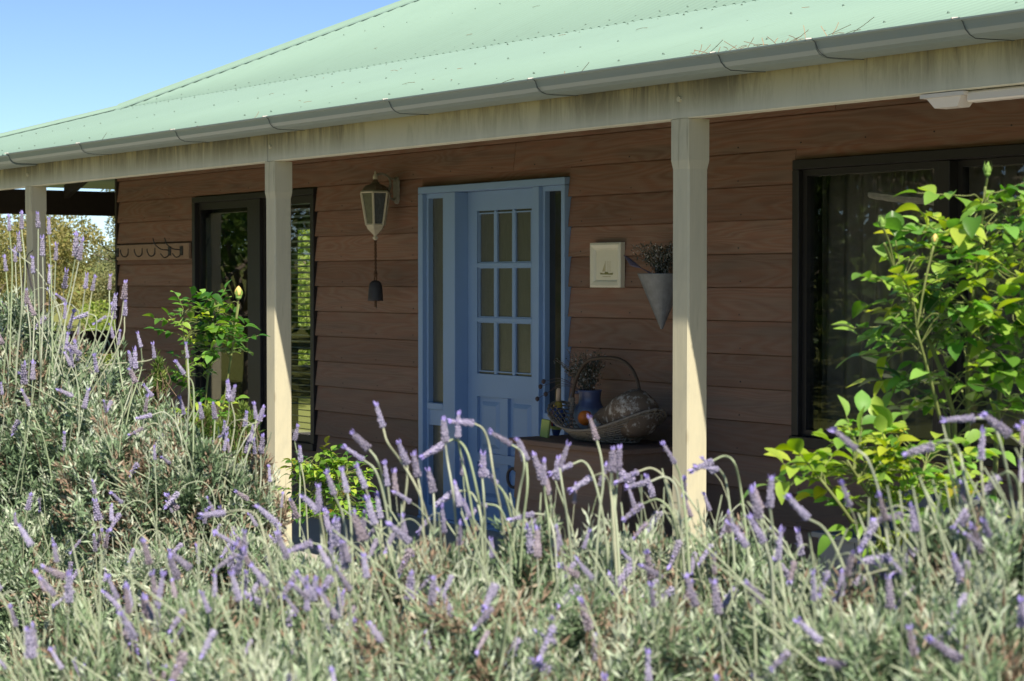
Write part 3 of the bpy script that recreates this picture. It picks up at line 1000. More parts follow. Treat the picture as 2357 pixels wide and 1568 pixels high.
cu['label'] = 'grey pleated curtain hanging behind the wide right window'
cu['category'] = 'curtain'
md = cu.modifiers.new('thick', 'SOLIDIFY'); md.thickness = 0.002
o = MB().tube(spline([(-7.05, 0.11, 1.93), (-6.85, 0.10, 1.905), (-6.65, 0.105, 1.885), (-6.53, 0.10, 1.86)], 6), [.018, .021, .022, .020, .023, .022, .021, .023, .02, .022, .021, .02, .021, .02, .021, .02, .018, .016, .012], 7).build('reflection_bar', M['refl_bar'])  # bar added behind the glass, modelled in place of a sunlit reflection
o['label'] = 'pale slanting bar standing in for a sunlit reflection in the right window'
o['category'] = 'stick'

# ------------------------------------------------------------------ things on the wall and veranda
lx = -11.19
lan = thing('wall_lantern', 'cream six sided coach lantern with brown roof on a scroll bracket', 'lantern', (lx, -0.19, 0))
m = MB()
hexa = lambda r_, z: [(r_ * math.cos(PI / 3 * k + .35), r_ * math.sin(PI / 3 * k + .35), z) for k in range(6)]
m.v += hexa(0.100, 2.078) + hexa(0.104, 2.085) + hexa(0.092, 2.094)
for i in range(2):
    for k in range(6):
        m.f.append((i * 6 + k, i * 6 + (k + 1) % 6, i * 6 + 6 + (k + 1) % 6, i * 6 + 6 + k)); m.m.append(0)
m.f.append(tuple(range(6))[::-1]); m.f.append((12, 13, 14, 15, 16, 17)); m.m += [0, 0]
tops, bots = hexa(0.097, 2.079), hexa(0.062, 1.875)
for k in range(6):
    m.tube([tops[k], bots[k]], 0.0085, 5)
    m.tube([bots[k], bots[(k + 1) % 6]], 0.0085, 5)
m.lathe([(0.064, 1.872), (0.056, 1.850), (0.030, 1.825), (0.014, 1.812), (0.012, 1.800), (0.020, 1.794), (0.016, 1.784), (0.006, 1.775)], 6, rot=.35)
m.build('lantern_frame', M['lant'], lan)
for k in range(6):
    t0, t1, b0, b1 = Vector(tops[k]), Vector(tops[(k + 1) % 6]), Vector(bots[k]), Vector(bots[(k + 1) % 6])
    MB().add([b0 * 1.0, b1, t1, t0], [(0, 1, 2, 3)]).build('pane', M['lant_glass'], lan)
m = MB().lathe([(0.090, 2.0945), (0.082, 2.108), (0.070, 2.122), (0.055, 2.130), (0.030, 2.140), (0.018, 2.156), (0.013, 2.168)], 12)
m.build('lantern_roof', M['lant_roof'], lan)
m = MB().lathe([(0.017, 2.1685), (0.015, 2.19), (0.011, 2.197), (0.006, 2.203), (0.006, 2.215), (0.002, 2.222)], 10)
m.build('finial', M['lant'], lan, True)
m = MB()
m.tube(spline([(0, 0.008, 2.195), (0, 0.05, 2.205), (0, 0.10, 2.185), (0, 0.115, 2.13), (0, 0.10, 2.08), (0, 0.13, 2.04), (0, 0.165, 2.06)], 5), 0.008, 6)
m.tube(spline([(0, 0.10, 2.185), (0, 0.14, 2.17), (0, 0.16, 2.15)], 4), 0.007, 6)
m.tube(spline([(0, 0.115, 2.13), (0, 0.085, 2.10), (0, 0.095, 2.065), (0, 0.12, 2.075)], 4), 0.006, 6)
m.build('scroll_bracket', M['lant_grey'], lan, True)
m = MB()
pr = [(0.0, 2.01), (.022, 2.015), (.034, 2.04), (.030, 2.07), (.036, 2.10), (.030, 2.13), (.034, 2.16), (.022, 2.185), (0.0, 2.19)]
ring = pr + [(-x, z) for x, z in pr[-2:0:-1]]
m.v += [(x, 0.164, z) for x, z in ring] + [(x * .7, 0.148, 2.1 + (z - 2.1) * .85) for x, z in ring]
q = len(ring)
for k in range(q):
    m.f.append((k, (k + 1) % q, q + (k + 1) % q, q + k)); m.m.append(0)
m.f.append(tuple(range(q, 2 * q))); m.m.append(0)
m.build('back_plate', M['lant_grey'], lan)

bell = thing('hanging_bell', 'small dark iron cow bell hanging by a rope under the lantern', 'bell', (lx, -0.19, 0))
MB().lathe([(0.050, 1.385), (0.049, 1.40), (0.046, 1.46), (0.040, 1.495), (0.026, 1.512), (0.008, 1.518)], 16).build('bell_body', M['iron'], bell, True)
m = MB()
for ph in (0, PI):
    m.tube([(0.006 * math.cos(ph + t * 1.5), 0.006 * math.sin(ph + t * 1.5), 1.54 + t * 0.0117) for t in range(21)], 0.0045, 5)
m.tube([(0.012, 0, 1.515), (0.013, 0, 1.535), (0.004, 0, 1.555)], 0.004, 5); m.tube([(-0.012, 0, 1.515), (-0.013, 0, 1.535), (-0.004, 0, 1.555)], 0.004, 5)
m.lathe([(0.011, 1.548), (0.014, 1.556), (0.011, 1.566)], 8)
m.build('rope', M['rope'], bell, True)
MB().tube([(0, 0, 1.43), (0, 0, 1.345)], 0.008, 6).build('clapper', M['rope'], bell)

rail = thing('coat_rail', 'wooden rail with black coat hooks beside the left window', 'coat rail', (-14.88, -0.028, 1.75))
MB().bbox(-0.675, 0.675, -0.020, 0.004, -0.062, 0.062, .004).build('backboard', plain('light_brown_timber', (0.30, 0.20, 0.14), 0.7, 0.25, var=0.2, scale=14), rail)
for x in (-0.44, -0.17, 0.07):
    MB().tube(spline([(x, -0.021, 0.03), (x, -0.024, -0.015), (x, -0.045, -0.036), (x, -0.072, -0.030), (x, -0.088, 0.0), (x, -0.090, 0.022)], 4), 0.0048, 5).build('hook', M['iron'], rail, True)
for x in (-0.66, 0.33, 0.54):
    MB().tube(spline([(x - .02, -0.15, 0.10), (x - .01, -0.135, 0.05), (x, -0.09, 0.015), (x, -0.026, 0.005), (x, -0.03, -0.035), (x, -0.065, -0.05), (x, -0.095, -0.02)], 4), 0.0045, 5).build('hook', M['iron'], rail, True)
    MB().box(x - .012, x + .036, -0.026, -0.0205, -0.035, 0.035).build('hook_plate', M['iron'], rail)

pl = thing('wall_plaque', 'small cream framed plaque with a faint sailing boat picture', 'plaque', (-8.94, -0.026, 1.60))
fm = MB()
W, H = 0.140, 0.125
def frame_ring(m, x0, x1, z0, z1, w, y0, y1):
    m.add([(x0, y0, z0), (x1, y0, z0), (x1, y0, z1), (x0, y0, z1), (x0 + w, y1, z0 + w), (x1 - w, y1, z0 + w), (x1 - w, y1, z1 - w), (x0 + w, y1, z1 - w)],
          [(0, 1, 5, 4), (1, 2, 6, 5), (2, 3, 7, 6), (3, 0, 4, 7)])
fm.box(-W, W, -0.030, 0, -H, H)
fm.v = []; fm.f = []; fm.m = []
fm.add([(-W, 0.0, -H), (W, 0, -H), (W, 0, H), (-W, 0, H), (-W, -.03, -H), (W, -.03, -H), (W, -.03, H), (-W, -.03, H)], [(0, 1, 5, 4), (1, 2, 6, 5), (2, 3, 7, 6), (3, 0, 4, 7), (3, 2, 1, 0)])
frame_ring(fm, -W, W, -H, H, .012, -.030, -.036)
frame_ring(fm, -W + .012, W - .012, -H + .012, H - .012, .02, -.036, -.030)
frame_ring(fm, -W + .032, W - .032, -H + .032, H - .032, .010, -.030, -.020)
fm.build('plaque_frame', M['tile'], pl)
MB().add([(-W + .042, -.0195, -H + .042), (W - .042, -.0195, -H + .042), (W - .042, -.0195, H - .042), (-W + .042, -.0195, H - .042)], [(0, 1, 2, 3)]).build('picture_panel', M['tile'], pl)
pm = MB()
yk = -.0205
def flat(m, pts, y=yk, mi=0):
    m.add([(x, y, z) for x, z in pts], [tuple(range(len(pts)))], mi)
flat(pm, [(-.055, -.052), (.055, -.054), (.062, -.043), (.02, -.047), (-.02, -.046), (-.06, -.042)])
flat(pm, [(-.02, -.046), (.02, -.047), (.012, -.038), (-.012, -.037)])
pm.build('boat_print', M['ink'], pl)
pm = MB()
for x in (-.012, .012, .03):
    flat(pm, [(x, -.038), (x + .0035, -.038), (x + .0035, .022), (x, .022)])
flat(pm, [(-.04, -.036), (-.015, -.036), (-.015, .012)])
flat(pm, [(-.035, -.066), (.04, -.066), (.04, -.062), (-.035, -.062)])
pm.build('mast_print', M['ink_pale'], pl)

# zinc cone with dried flowers
cone = thing('wall_cone', 'grey zinc cone full of dried flowers fixed to the wall', 'wall vase', (-8.345, -0.135, 1.255))
m = MB()
m.lathe([(0.006, 0.0), (0.128, 0.29), (0.130, 0.296), (0.125, 0.296), (0.118, 0.285), (0.004, 0.012)], 20, close=False)
m.build('cone_body', M['zinc'], cone, True)
MB().box(-0.03, 0.03, 0.105, 0.112, 0.20, 0.36).build('hanging_tab', M['zinc'], cone)


def sprigs(name, parent, base, n, spread, height, lean, leaf, mats, tintlo=0.0, tinthi=1.0, seed=1, per=26):
    """bunch of thin stems with small leaves and pale florets"""
    r = np.random.default_rng(seed)
    st = MB()
    C, D = [], []
    for i in range(n):
        a = r.uniform(0, 2 * PI)
        q = math.sqrt(r.uniform(0, 1)) * spread
        h = height * r.uniform(0.55, 1.0)
        tip = Vector((lean[0] * h + q * math.cos(a), lean[1] * h + q * math.sin(a), h))
        mid = Vector((tip.x * .35, tip.y * .35, h * .5))
        pts = spline([(0.2 * tip.x * .2, 0.2 * tip.y * .2, -0.05), mid, tip], 5)
        st.tube(pts, 0.0016, 4, caps=False)
        for k in range(per):
            t = r.uniform(0.35, 1.0)
            p = pts[min(len(pts) - 1, int(t * (len(pts) - 1)))]
            C.append(np.array(p) + r.normal(0, leaf * 0.8, 3))
            D.append(r.normal(0, 1, 3) + np.array([0, 0, .5]))
    o = st.build('flower_stems', M['lav_wood'], parent, loc=base, kind='stuff')
    C = np.array(C); D = np.array(D)
    me = leaf_cloud(name, C, D, leaf * r.uniform(.6, 1.4, len(C)), 0.45, mats, r.uniform(tintlo, tinthi, len(C)) ** 1.0, r)
    put(name, me, parent, kind='stuff', loc=base)


def leaf_cloud(name, C, D, L, ratio, mat, tint, r, fold=0.25):
    """one small folded leaf (two triangles) at every point of C, along D"""
    n = len(C)
    D = D / np.linalg.norm(D, axis=1, keepdims=True)
    up = r.normal(0, 1, (n, 3))
    S = np.cross(D, up); S /= np.linalg.norm(S, axis=1, keepdims=True) + 1e-9
    N = np.cross(S, D)
    L = np.asarray(L)[:, None]
    Wd = L * ratio * 0.5
    p0, p2 = C, C + D * L
    md = C + D * L * 0.5
    p1 = md + S * Wd + N * Wd * fold
    p3 = md - S * Wd + N * Wd * fold
    V = np.stack([p0, p1, p2, p3], 1).reshape(-1, 3)
    i = np.arange(n)[:, None] * 4
    F = np.concatenate([i + np.array([[0, 1, 2]]), i + np.array([[0, 2, 3]])], 0)
    return np_mesh(name, V, F, mat, False, np.repeat(tint, 4))


sprigs('dried_flowers', cone, (0, 0, 0.28), 52, 0.15, 0.18, (-0.25, -0.15), 0.015, M['cut_leaf'], 0.05, 1.0, 3, 44)
m = MB()
for k in range(5):
    m.tube(spline([(-0.02, -0.02, 0.28), (-0.10, -0.06, 0.325), (-0.15 - .012 * k, -0.10, 0.345 + 0.012 * k)], 4), [.002] * 5 + [.006, .0075, .007, .003], 5)
m.build('dried_lavender', plain('dull_purple', (0.10, 0.085, 0.13), 0.8), cone)

# weatherboard chest below the basket
ch = thing('timber_chest', 'low brown timber chest of horizontal boards standing beside the blue door', 'chest', (0, 0, 0))
cx0, cx1, cy0, cy1, ct = -9.09, -8.14, -0.56, -0.05, 0.648
MB().bbox(cx0 - .03, cx1 + .03, cy0 - .03, cy1, ct - .03, ct, .005).build('lid', M['board'], ch)
for k in range(4):
    z0 = 0.02 + k * 0.1495
    cxm = (cx0 + cx1) / 2
    prof = [(cy0 - .012, 0), (cy0 - .012, .003), (cy0 - .001, 0.148), (cy0 + .015, 0.148), (cy0 + .015, 0)]
    MB().extrude_x(prof, cx0 - cxm, cx1 - cxm).build('board', M['board'], ch, loc=(cxm, 0, z0))
MB().box(cx0 + .003, cx0 + .02, cy0 + .016, cy1, 0.02, ct - .032).build('end_panel', M['board'], ch)
MB().box(cx1 - .02, cx1 - .003, cy0 + .016, cy1, 0.02, ct - .032).build('end_panel', M['board'], ch)
m = MB()
c0 = Vector((cx0 - 0.055, cy0 + 0.02, 0.42))
rg = [c0 + Vector((math.cos(a) * 0.052, 0, math.sin(a) * 0.052)) for a in np.linspace(R(15), R(330), 22)]
m.tube(rg, 0.009, 7)
m.tube([(cx0 + .004, cy0 + .02, 0.47), (cx0 - .02, cy0 + .02, 0.468), tuple(rg[2])], 0.007, 6)
m.build('iron_handle', M['iron'], ch, True)

# wicker trug
bk = thing('wicker_basket', 'long shallow wicker basket with tall arched handle on the timber chest', 'basket', (-8.59, -0.32, ct))
bk.scale = (.88, .95, 1.04)
m = MB()
nA = 64
def rim(a, t):
    """basket surface: a round the rim, t from base (0) to rim (1)"""
    x, y = math.cos(a), math.sin(a)
    px_ = (0.27 + 0.22 * t) * x
    py_ = (0.13 + 0.10 * t) * y
    hz_ = 0.012 + t * (0.055 + 0.12 * x * x) 
    return Vector((px_, py_, hz_))
rows = 10
for k in range(rows):
    t = k / (rows - 1)
    pts = []
    for i in range(nA + 1):
        a = 2 * PI * i / nA
        p = rim(a, t)
        nrm = Vector((math.cos(a), math.sin(a), 0))
        pts.append(p + nrm * (0.0035 * (1 if (i + k) % 2 else -1)))
    m.tube(pts, 0.0042 if k < rows - 1 else 0.008, 5, caps=False)
m.build('wicker_weave', M['wicker'], bk, kind='stuff')
m = MB()
for i in range(0, nA, 2):
    a = 2 * PI * i / nA
    m.tube([rim(a, 0), rim(a, .5), rim(a, 1)], 0.004, 4)
m.build('wicker_stakes', M['wicker'], bk, kind='stuff')
m = MB()
bv = [rim(2 * PI * i / 32, 0.0) for i in range(32)]
m.add([v + Vector((0, 0, .004)) for v in bv], [tuple(range(32))])
m.add([v * 1.0 - Vector((0, 0, .011)) for v in bv], [tuple(range(32))[::-1]])
m.build('basket_base', M['wicker'], bk)
hd = spline([(-0.355, 0.0, 0.14), (-0.345, 0, 0.20), (-0.30, 0, 0.315), (-0.20, 0, 0.405), (-0.06, 0, 0.430), (0.12, 0, 0.430), (0.245, 0, 0.390), (0.315, 0, 0.31), (0.345, 0, 0.20), (0.355, 0, 0.14)], 5)
MB().tube(hd, 0.010, 8).build('handle', plain('dark_bent_cane', (0.06, 0.042, 0.03), 0.6, 0.3, var=0.3, scale=30), bk, True)
for sx in (-1, 1):
    m = MB()
    for q in range(5):
        m.lathe([(0.012, 0.0), (0.016, 0.006), (0.012, 0.012)], 8, (sx * (0.352 - 0.003 * q), 0, 0.135 + 0.0115 * q))
    m.lathe([(0.005, 0.0), (0.022, 0.012), (0.020, 0.03), (0.004, 0.035)], 7, (sx * 0.352 + .008, -0.004, 0.185))
    m.build('handle_binding', M['wicker'], bk)

def lump(name, parent, mat, c, rad, prof, seed, rot=0, squash=1.0, n=28, rings=20, noise=0.05):
    r = np.random.default_rng(seed)
    ph = r.uniform(0, 6, 6)
    m = MB()
    pts = []
    for i in range(rings + 1):
        u = i / rings
        rr = prof(u)
        for k in range(n):
            a = 2 * PI * k / n
            w = 1 + noise * (math.sin(3 * a + ph[0] + 4 * u) + math.sin(5 * a + ph[1] - 6 * u) * .6 + math.sin(2 * a + ph[2] + 9 * u) * .6)
            pts.append(((u - .5) * rad[0] * 2, rr * rad[1] * math.cos(a) * w, rr * rad[2] * math.sin(a) * w))
    m.v = pts
    for i in range(rings):
        for k in range(n):
            k2 = (k + 1) % n
            m.f.append((i * n + k, (i + 1) * n + k, (i + 1) * n + k2, i * n + k2)); m.m.append(0)
    m.f.append(tuple(range(n))); m.f.append(tuple(rings * n + k for k in range(n))[::-1]); m.m += [0, 0]
    o = m.build(name, mat, parent, True)
    o.matrix_local = Matrix.Translation(c) @ Matrix.Rotation(rot, 4, 'Y')
    return o


def gprof(u):
    pts = [(0, .02), (.03, .22), (.08, .33), (.16, .42), (.28, .52), (.42, .70), (.58, .93), (.72, 1.0), (.85, .90), (.94, .62), (.985, .3), (1, .02)]
    for (a, b), (c, d) in zip(pts, pts[1:]):
        if u <= c:
            t = (u - a) / (c - a)
            t = t * t * (3 - 2 * t) * .5 + t * .5
            return b + (d - b) * t
    return .02
g = thing('gourd', 'large mottled brown and white gourd lying in the wicker basket', 'gourd', (-8.42, -0.33, ct))
lump('gourd_body', g, M['gourd'], (0, 0, 0.150), (0.235, 0.125, 0.130), gprof, 5, R(-6))
lump('gourd_stub', g, M['gourd'], (-0.20, -0.02, 0.09), (0.050, 0.055, 0.075), lambda u: max(.05, math.sin(PI * u)) ** .6, 8, R(30))
og = MB().lathe([(0.002, -.041), (.018, -.037), (.032, -.026), (.040, -.010), (.0415, 0.004), (.038, .018), (.028, .032), (.014, .039), (.004, .0395)], 18).build('orange', M['orange'], None, True, loc=(-8.80, -0.30, ct + 0.115))
og['label'] = 'bright orange fruit resting in the wicker basket beside the jug'
og['category'] = 'orange'

jg = thing('stoneware_jug', 'blue and grey stoneware jug of cut flowers behind the basket', 'jug', (-8.89, -0.20, ct))
MB().lathe([(0.055, 0.0), (0.075, 0.015), (0.092, 0.07), (0.093, 0.12), (0.080, 0.165), (0.064, 0.19), (0.060, 0.215), (0.064, 0.25), (0.068, 0.262), (0.062, 0.262), (0.055, 0.245), (0.052, 0.19), (0.02, 0.17)], 24).build('jug_body', M['jug'], jg, True)
MB().tube(spline([(-.06, -0.02, .245), (-.115, -0.03, .24), (-.125, -0.03, .18), (-.09, -0.02, .12)], 5), 0.010, 7).build('jug_handle', M['jug'], jg, True)
sprigs('cut_foliage', jg, (0, 0, 0.24), 40, 0.13, 0.25, (0.05, -0.12), 0.016, M['cut_leaf'], 0.0, 0.95, 9, 40)
sprigs('cut_foliage', jg, (0, 0, 0.24), 16, 0.05, 0.20, (-0.95, -0.35), 0.015, M['cut_leaf'], 0.0, 0.8, 12, 30)
m = MB()
for (dx, dz) in ((-.30, .02), (-.25, -.02), (-.27, .05), (-.33, -.05)):
    m.tube(spline([(-.02, -.03, .25), (-.15, -.08, .30 + dz * .4), (dx, -.12, .25 + dz)], 4), .0018, 4)
    m.lathe([(.003, -.014), (.011, -.006), (.012, .006), (.004, .014)], 6, (dx, -.12, .25 + dz))
m.build('seed_heads', plain('dark_seed_head', (0.07, 0.05, 0.05), 0.85), jg)

um = thing('folded_umbrella', 'small furled blue and yellow umbrella with pale wooden handle beside the basket', 'umbrella', (-9.03, -0.33, ct))
MB().lathe([(.022, 0.01), (.034, 0.05), (.050, 0.12), (.060, 0.185), (.055, 0.20), (.03, 0.21)], 9).build('canopy', M['blue_cloth'], um)
m = MB()
for k in range(3):
    a = 2 * PI * k / 3 + .4
    m.add([(math.cos(a) * .0655, math.sin(a) * .0655, .185), (math.cos(a + .5) * .0655, math.sin(a + .5) * .0655, .185), (math.cos(a + .4) * .040, math.sin(a + .4) * .040, .06), (math.cos(a + .1) * .040, math.sin(a + .1) * .040, .06)], [(0, 1, 2, 3)])
m.build('canopy_panel', M['red_cloth'], um)
MB().lathe([(.041, 0.055), (.044, 0.06), (.046, 0.075), (.043, .078)], 12).build('tie_band', M['lime_cloth'], um)
MB().lathe([(.028, 0.205), (.036, 0.215), (.030, 0.245), (.014, 0.255)], 10).build('collar', M['yellow_cloth'], um, True)
MB().lathe([(.014, 0.25), (.017, 0.27), (.019, 0.33), (.014, 0.345), (.006, 0.35)], 10).build('wooden_handle', M['pale_wood'], um, True)
um.rotation_euler = (0, R(6), 0)
um.scale = (.78, .78, .78)
lc = MB().bbox(-.028, .028, -.010, .010, 0.0, .10, .004).build('cloth_bundle', M['lime_cloth'], None, loc=(-9.00, -0.43, ct + .002))
lc.rotation_euler = (0, R(8), R(20))
lc['label'] = 'small pale lime cloth bundle propped against the basket end'
lc['category'] = 'cloth'

# strip light under the beam at the right
sl = thing('strip_light', 'white strip light with a stepped end cap under the veranda beam', 'light fitting', (-4.86, -1.70, 2.156))
MB().bbox(0.09, 1.3, -.022, .03, -.040, -.002, .006).build('light_tube_cover', M['fl_white'], sl)
m = MB()
m.extrude_x([(-.045, -.002), (-.045, -.016), (.045, -.016), (.045, -.002)], -.10, .10)
m.add([(-.075, -.04, -.0165), (.085, -.04, -.0165), (.085, .04, -.0165), (-.075, .04, -.0165), (-.045, -.03, -.052), (.06, -.03, -.052), (.06, .03, -.052), (-.045, .03, -.052)],
      [(0, 1, 5, 4), (1, 2, 6, 5), (2, 3, 7, 6), (3, 0, 4, 7), (4, 5, 6, 7)])
m.build('end_cap', M['fl_white'], sl)

# triangle chime on the far post
tri = MB()
tri.tube([(-13.09, -1.80, 1.655), (-12.955, -1.80, 1.41), (-12.965, -1.80, 1.405), (-13.16, -1.80, 1.405), (-13.165, -1.80, 1.415), (-13.10, -1.80, 1.64)], 0.007, 6)
tri.tube([(-13.095, -1.80, 1.655), (-13.10, -1.775, 1.70), (-13.115, -1.74, 1.72)], 0.003, 5)
o = tri.build('triangle_chime', M['iron'], None)
o['label'] = 'black iron dinner triangle hanging on the far left veranda post'
o['category'] = 'triangle'

# blue-grey plank box under the right window
bx = thing('plank_box', 'blue grey timber box of upright planks below the right window', 'planter box', (-5.60, -1.05, 0.0))
for k in range(8):
    x0 = -0.42 + k * 0.106
    MB().bbox(x0, x0 + .1035, -0.16 - .001 * (k % 2), -0.138, 0.0, 0.462, .002).build('plank', M['grey_plank'], bx)
for sx in (-0.42, 0.408):
    MB().bbox(sx, sx + .02, -0.137, 0.16, 0.0, 0.462, .002).build('end_plank', M['grey_plank'], bx)
MB().bbox(-0.44, 0.45, -0.18, 0.18, 0.4635, 0.487, .003).build('top_board', M['grey_plank'], bx)
for k in range(7):
    x0 = -0.42 + k * 0.122
    MB().bbox(x0, x0 + .115, 0.13, 0.15, 0.4885, 0.66, .002).build('back_slat', M['grey_plank'], bx)

# dry twigs and needles lodged on the gutter edge and the roof
tw = MB()
for i in range(75):
    big = random.random() < 0.45
    x = random.gauss(-5.55, 0.22) if big else random.uniform(-12.5, -3.6)
    y = random.uniform(-1.95, -1.86) if big or random.random() < .35 else random.uniform(-1.8, 0.9)
    zz = (EAVE_Z + S1 * (y - EAVE_Y) if y < -.06 else BR_Z + .008 + S2 * y) + AMP + .003
    a = random.uniform(0, PI)
    l = random.uniform(.03, .11)
    up_ = random.uniform(0, .05) if y < -1.8 else random.uniform(0, .008)
    tw.tube([(x, y, zz), (x + math.cos(a) * l * .5, y + math.sin(a) * l * .3, zz + up_ * .4 + .004), (x + math.cos(a) * l, y + math.sin(a) * l * .5, zz + up_)], 0.0012, 3)
o = tw.build('dry_twigs', M['stick'], None, kind='stuff')
o['label'] = 'dry brown twigs and needles caught along the gutter edge and roof'
o['category'] = 'twigs'

# ------------------------------------------------------------------ background trees and shrubs
def crown_mesh(name, lobes, n, leaf, mat, seed, ratio=0.5, hue=(0, 1), shell=0.5):
    r = np.random.default_rng(seed)
    lob = np.array([l[:3] for l in lobes], float)
    rad = np.array([l[3:6] for l in lobes], float)
    w = (rad.prod(1)) ** (2 / 3); w /= w.sum()
    li = r.choice(len(lobes), n, p=w)
    d = r.normal(0, 1, (n, 3)); d /= np.linalg.norm(d, axis=1, keepdims=True)
    q = (shell + (1 - shell) * r.uniform(0, 1, n) ** 0.5)[:, None]
    # clumps: pull points towards random twig centres
    C = lob[li] + d * q * rad[li]
    K = max(8, n // 60)
    tw_ = C[r.integers(0, n, K)]
    near = r.integers(0, K, n)
    dd = C - tw_[near]
    C = np.where((np.linalg.norm(dd, axis=1) < rad.mean() * .9)[:, None], tw_[near] + dd * .45, C)
    D = d + r.normal(0, .8, (n, 3)) + np.array([0, 0, -.15])
    tone = np.clip(r.beta(2, 2, n) * .7 + (near % 7) / 7 * .3, 0, 1)
    tone = hue[0] + (hue[1] - hue[0]) * tone
    return leaf_cloud(name, C, D, leaf * r.uniform(.6, 1.5, n), ratio, mat, tone, r)


def random_lobes(r, n, R0, H0, H1, rl):
    out = []
    for i in range(n):
        a = r.uniform(0, 2 * PI); q = math.sqrt(r.uniform(0, 1)) * R0
        z = r.uniform(H0, H1)
        k = r.uniform(.7, 1.3) * rl
        out.append((q * math.cos(a), q * math.sin(a), z, k, k, k * r.uniform(.6, .9)))
    return out


def make_tree(seed, H, R0, n, leaf, mat, trunk_r, name, lo=.35, hue=(0, 1), nl=14):
    r = np.random.default_rng(seed)
    lobes = random_lobes(r, nl, R0, H * lo, H * .95, R0 * .42)
    cm = crown_mesh('crown', lobes, n, leaf, mat, seed, hue=hue)
    tb = MB()
    top = Vector((r.normal(0, .2), r.normal(0, .2), H * .6))
    tb.tube(spline([(0, 0, -.3), (r.normal(0, .1), r.normal(0, .1), H * .25), top], 5), [trunk_r * (1 - .06 * i) for i in range(11)], 8)
    for l in lobes:
        st = Vector((0, 0, H * r.uniform(.2, .5)))
        e = Vector(l[:3])
        tb.tube(spline([st, (st + e) * .5 + Vector((r.normal(0, .15), r.normal(0, .15), .1)), e], 4), [trunk_r * .4 * (1 - .1 * i) for i in range(9)], 5)
    return cm, tb.mesh('trunk', M['bark'], True)


gum_sets = [make_tree(21 + i, 7.5 + i * .8, 2.6, 9000, .17, M['far_leaf'], .17, 'gum', hue=[(0, .8), (.15, 1), (.2, .95)][i], lo=.22) for i in range(3)]
shrub_sets = [make_tree(41 + i, 2.6, 1.25, 7000, .085, M['green_leaf'], .05, 'shrub', lo=.12, hue=[(.1, 1), (0, .75)][i], nl=12) for i in range(2)]


lime_sets = [make_tree(71 + i, 2.4, 1.4, 7000, .10, M['lime_leaf'], .04, 'shrub', lo=.10, nl=12) for i in range(2)]
olive_sets = [make_tree(61 + i, 2.7, 1.3, 9000, .075, M['olive_leaf'], .05, 'shrub', lo=.10, hue=[(0, .8), (.15, 1)][i], nl=13) for i in range(2)]


def plant_copy(sets, k, name, label, cat, x, y, s, rz, group, zs=1.0):
    z = float(ground_height(np.array(x), np.array(y)))
    t = thing(name, label, cat, (x, y, z), group)
    t.scale = (s, s, s * zs); t.rotation_euler = (0, 0, rz)
    put('crown', sets[k][0], t, kind='stuff'); put('trunk', sets[k][1], t)
    return t


GL = 'olive gum tree in the paddock beyond the end of the veranda'
for i, (x, y, k, s) in enumerate([(-48, 9.5, 0, .80), (-45, 13.0, 1, .60), (-50, 16.0, 2, .66), (-42, 17.5, 1, .56), (-47, 21.5, 0, .72), (-43, 7.2, 1, .52), (-55, 12.5, 2, .85), (-52, 25.0, 1, .7), (-46, 29, 2, .75), (-40, 24.5, 1, .55), (-57, 19, 0, .8), (-44, 34, 0, .75)]):
    plant_copy(gum_sets, k, 'gum_tree', GL, 'tree', x * .8, y * .8 - 1.2, s * .52, i * 1.7, 'gum trees beyond the end veranda')
SL = 'sunlit olive green shrub growing beyond the end veranda rail'
for i, (x, y, k, s) in enumerate([(-31, 4.6, 0, .70), (-34, 6.4, 1, .85), (-32, 8.6, 0, .72), (-37, 8.0, 1, .8), (-36, 11.5, 0, .9), (-30, 11.8, 1, 1.0), (-34, 14, 0, 1.05)]):
    plant_copy(olive_sets, k, 'shrub', SL, 'shrub', x, y, s, i * 2.1, 'shrubs beyond the end veranda')
LL = 'low lime green shrub just beyond the end veranda rail'
for i, (x, y, k, s) in enumerate([(-24, 3.0, 0, .42), (-25, 4.4, 1, .5), (-23.5, 5.3, 0, .5), (-26, 6.2, 1, .55), (-24.0, 7.2, 0, .75), (-27.5, 8.4, 1, 1.25), (-23, 6.4, 1, .45), (-28, 9.8, 0, 1.15)]):
    plant_copy(lime_sets, k, 'shrub', LL, 'shrub', x, y, s, i * 1.7, 'low shrubs beyond the end veranda')
# the far edge of the paddock: woodland that reads as one mass
rw = np.random.default_rng(5)
nw = 26000
az = rw.uniform(R(95), R(265), nw)
dw = rw.uniform(235, 275, nw)
hw = (5.2 + 1.6 * np.sin(az * 31) + 1.0 * np.sin(az * 77 + 1)) * rw.uniform(0, 1, nw) ** .7 + .9
Cw = np.stack([np.cos(az) * dw, np.sin(az) * dw, hw], 1)
ow = put('distant_woodland', leaf_cloud('distant_woodland', Cw, rw.normal(0, 1, (nw, 3)), rw.uniform(.8, 2.0, nw), .6, M['far_leaf'], np.clip(rw.beta(2, 3, nw), 0, 1), rw), kind='stuff')
ow['label'] = 'low grey green woodland along the far edge of the paddock'
ow['category'] = 'woodland'
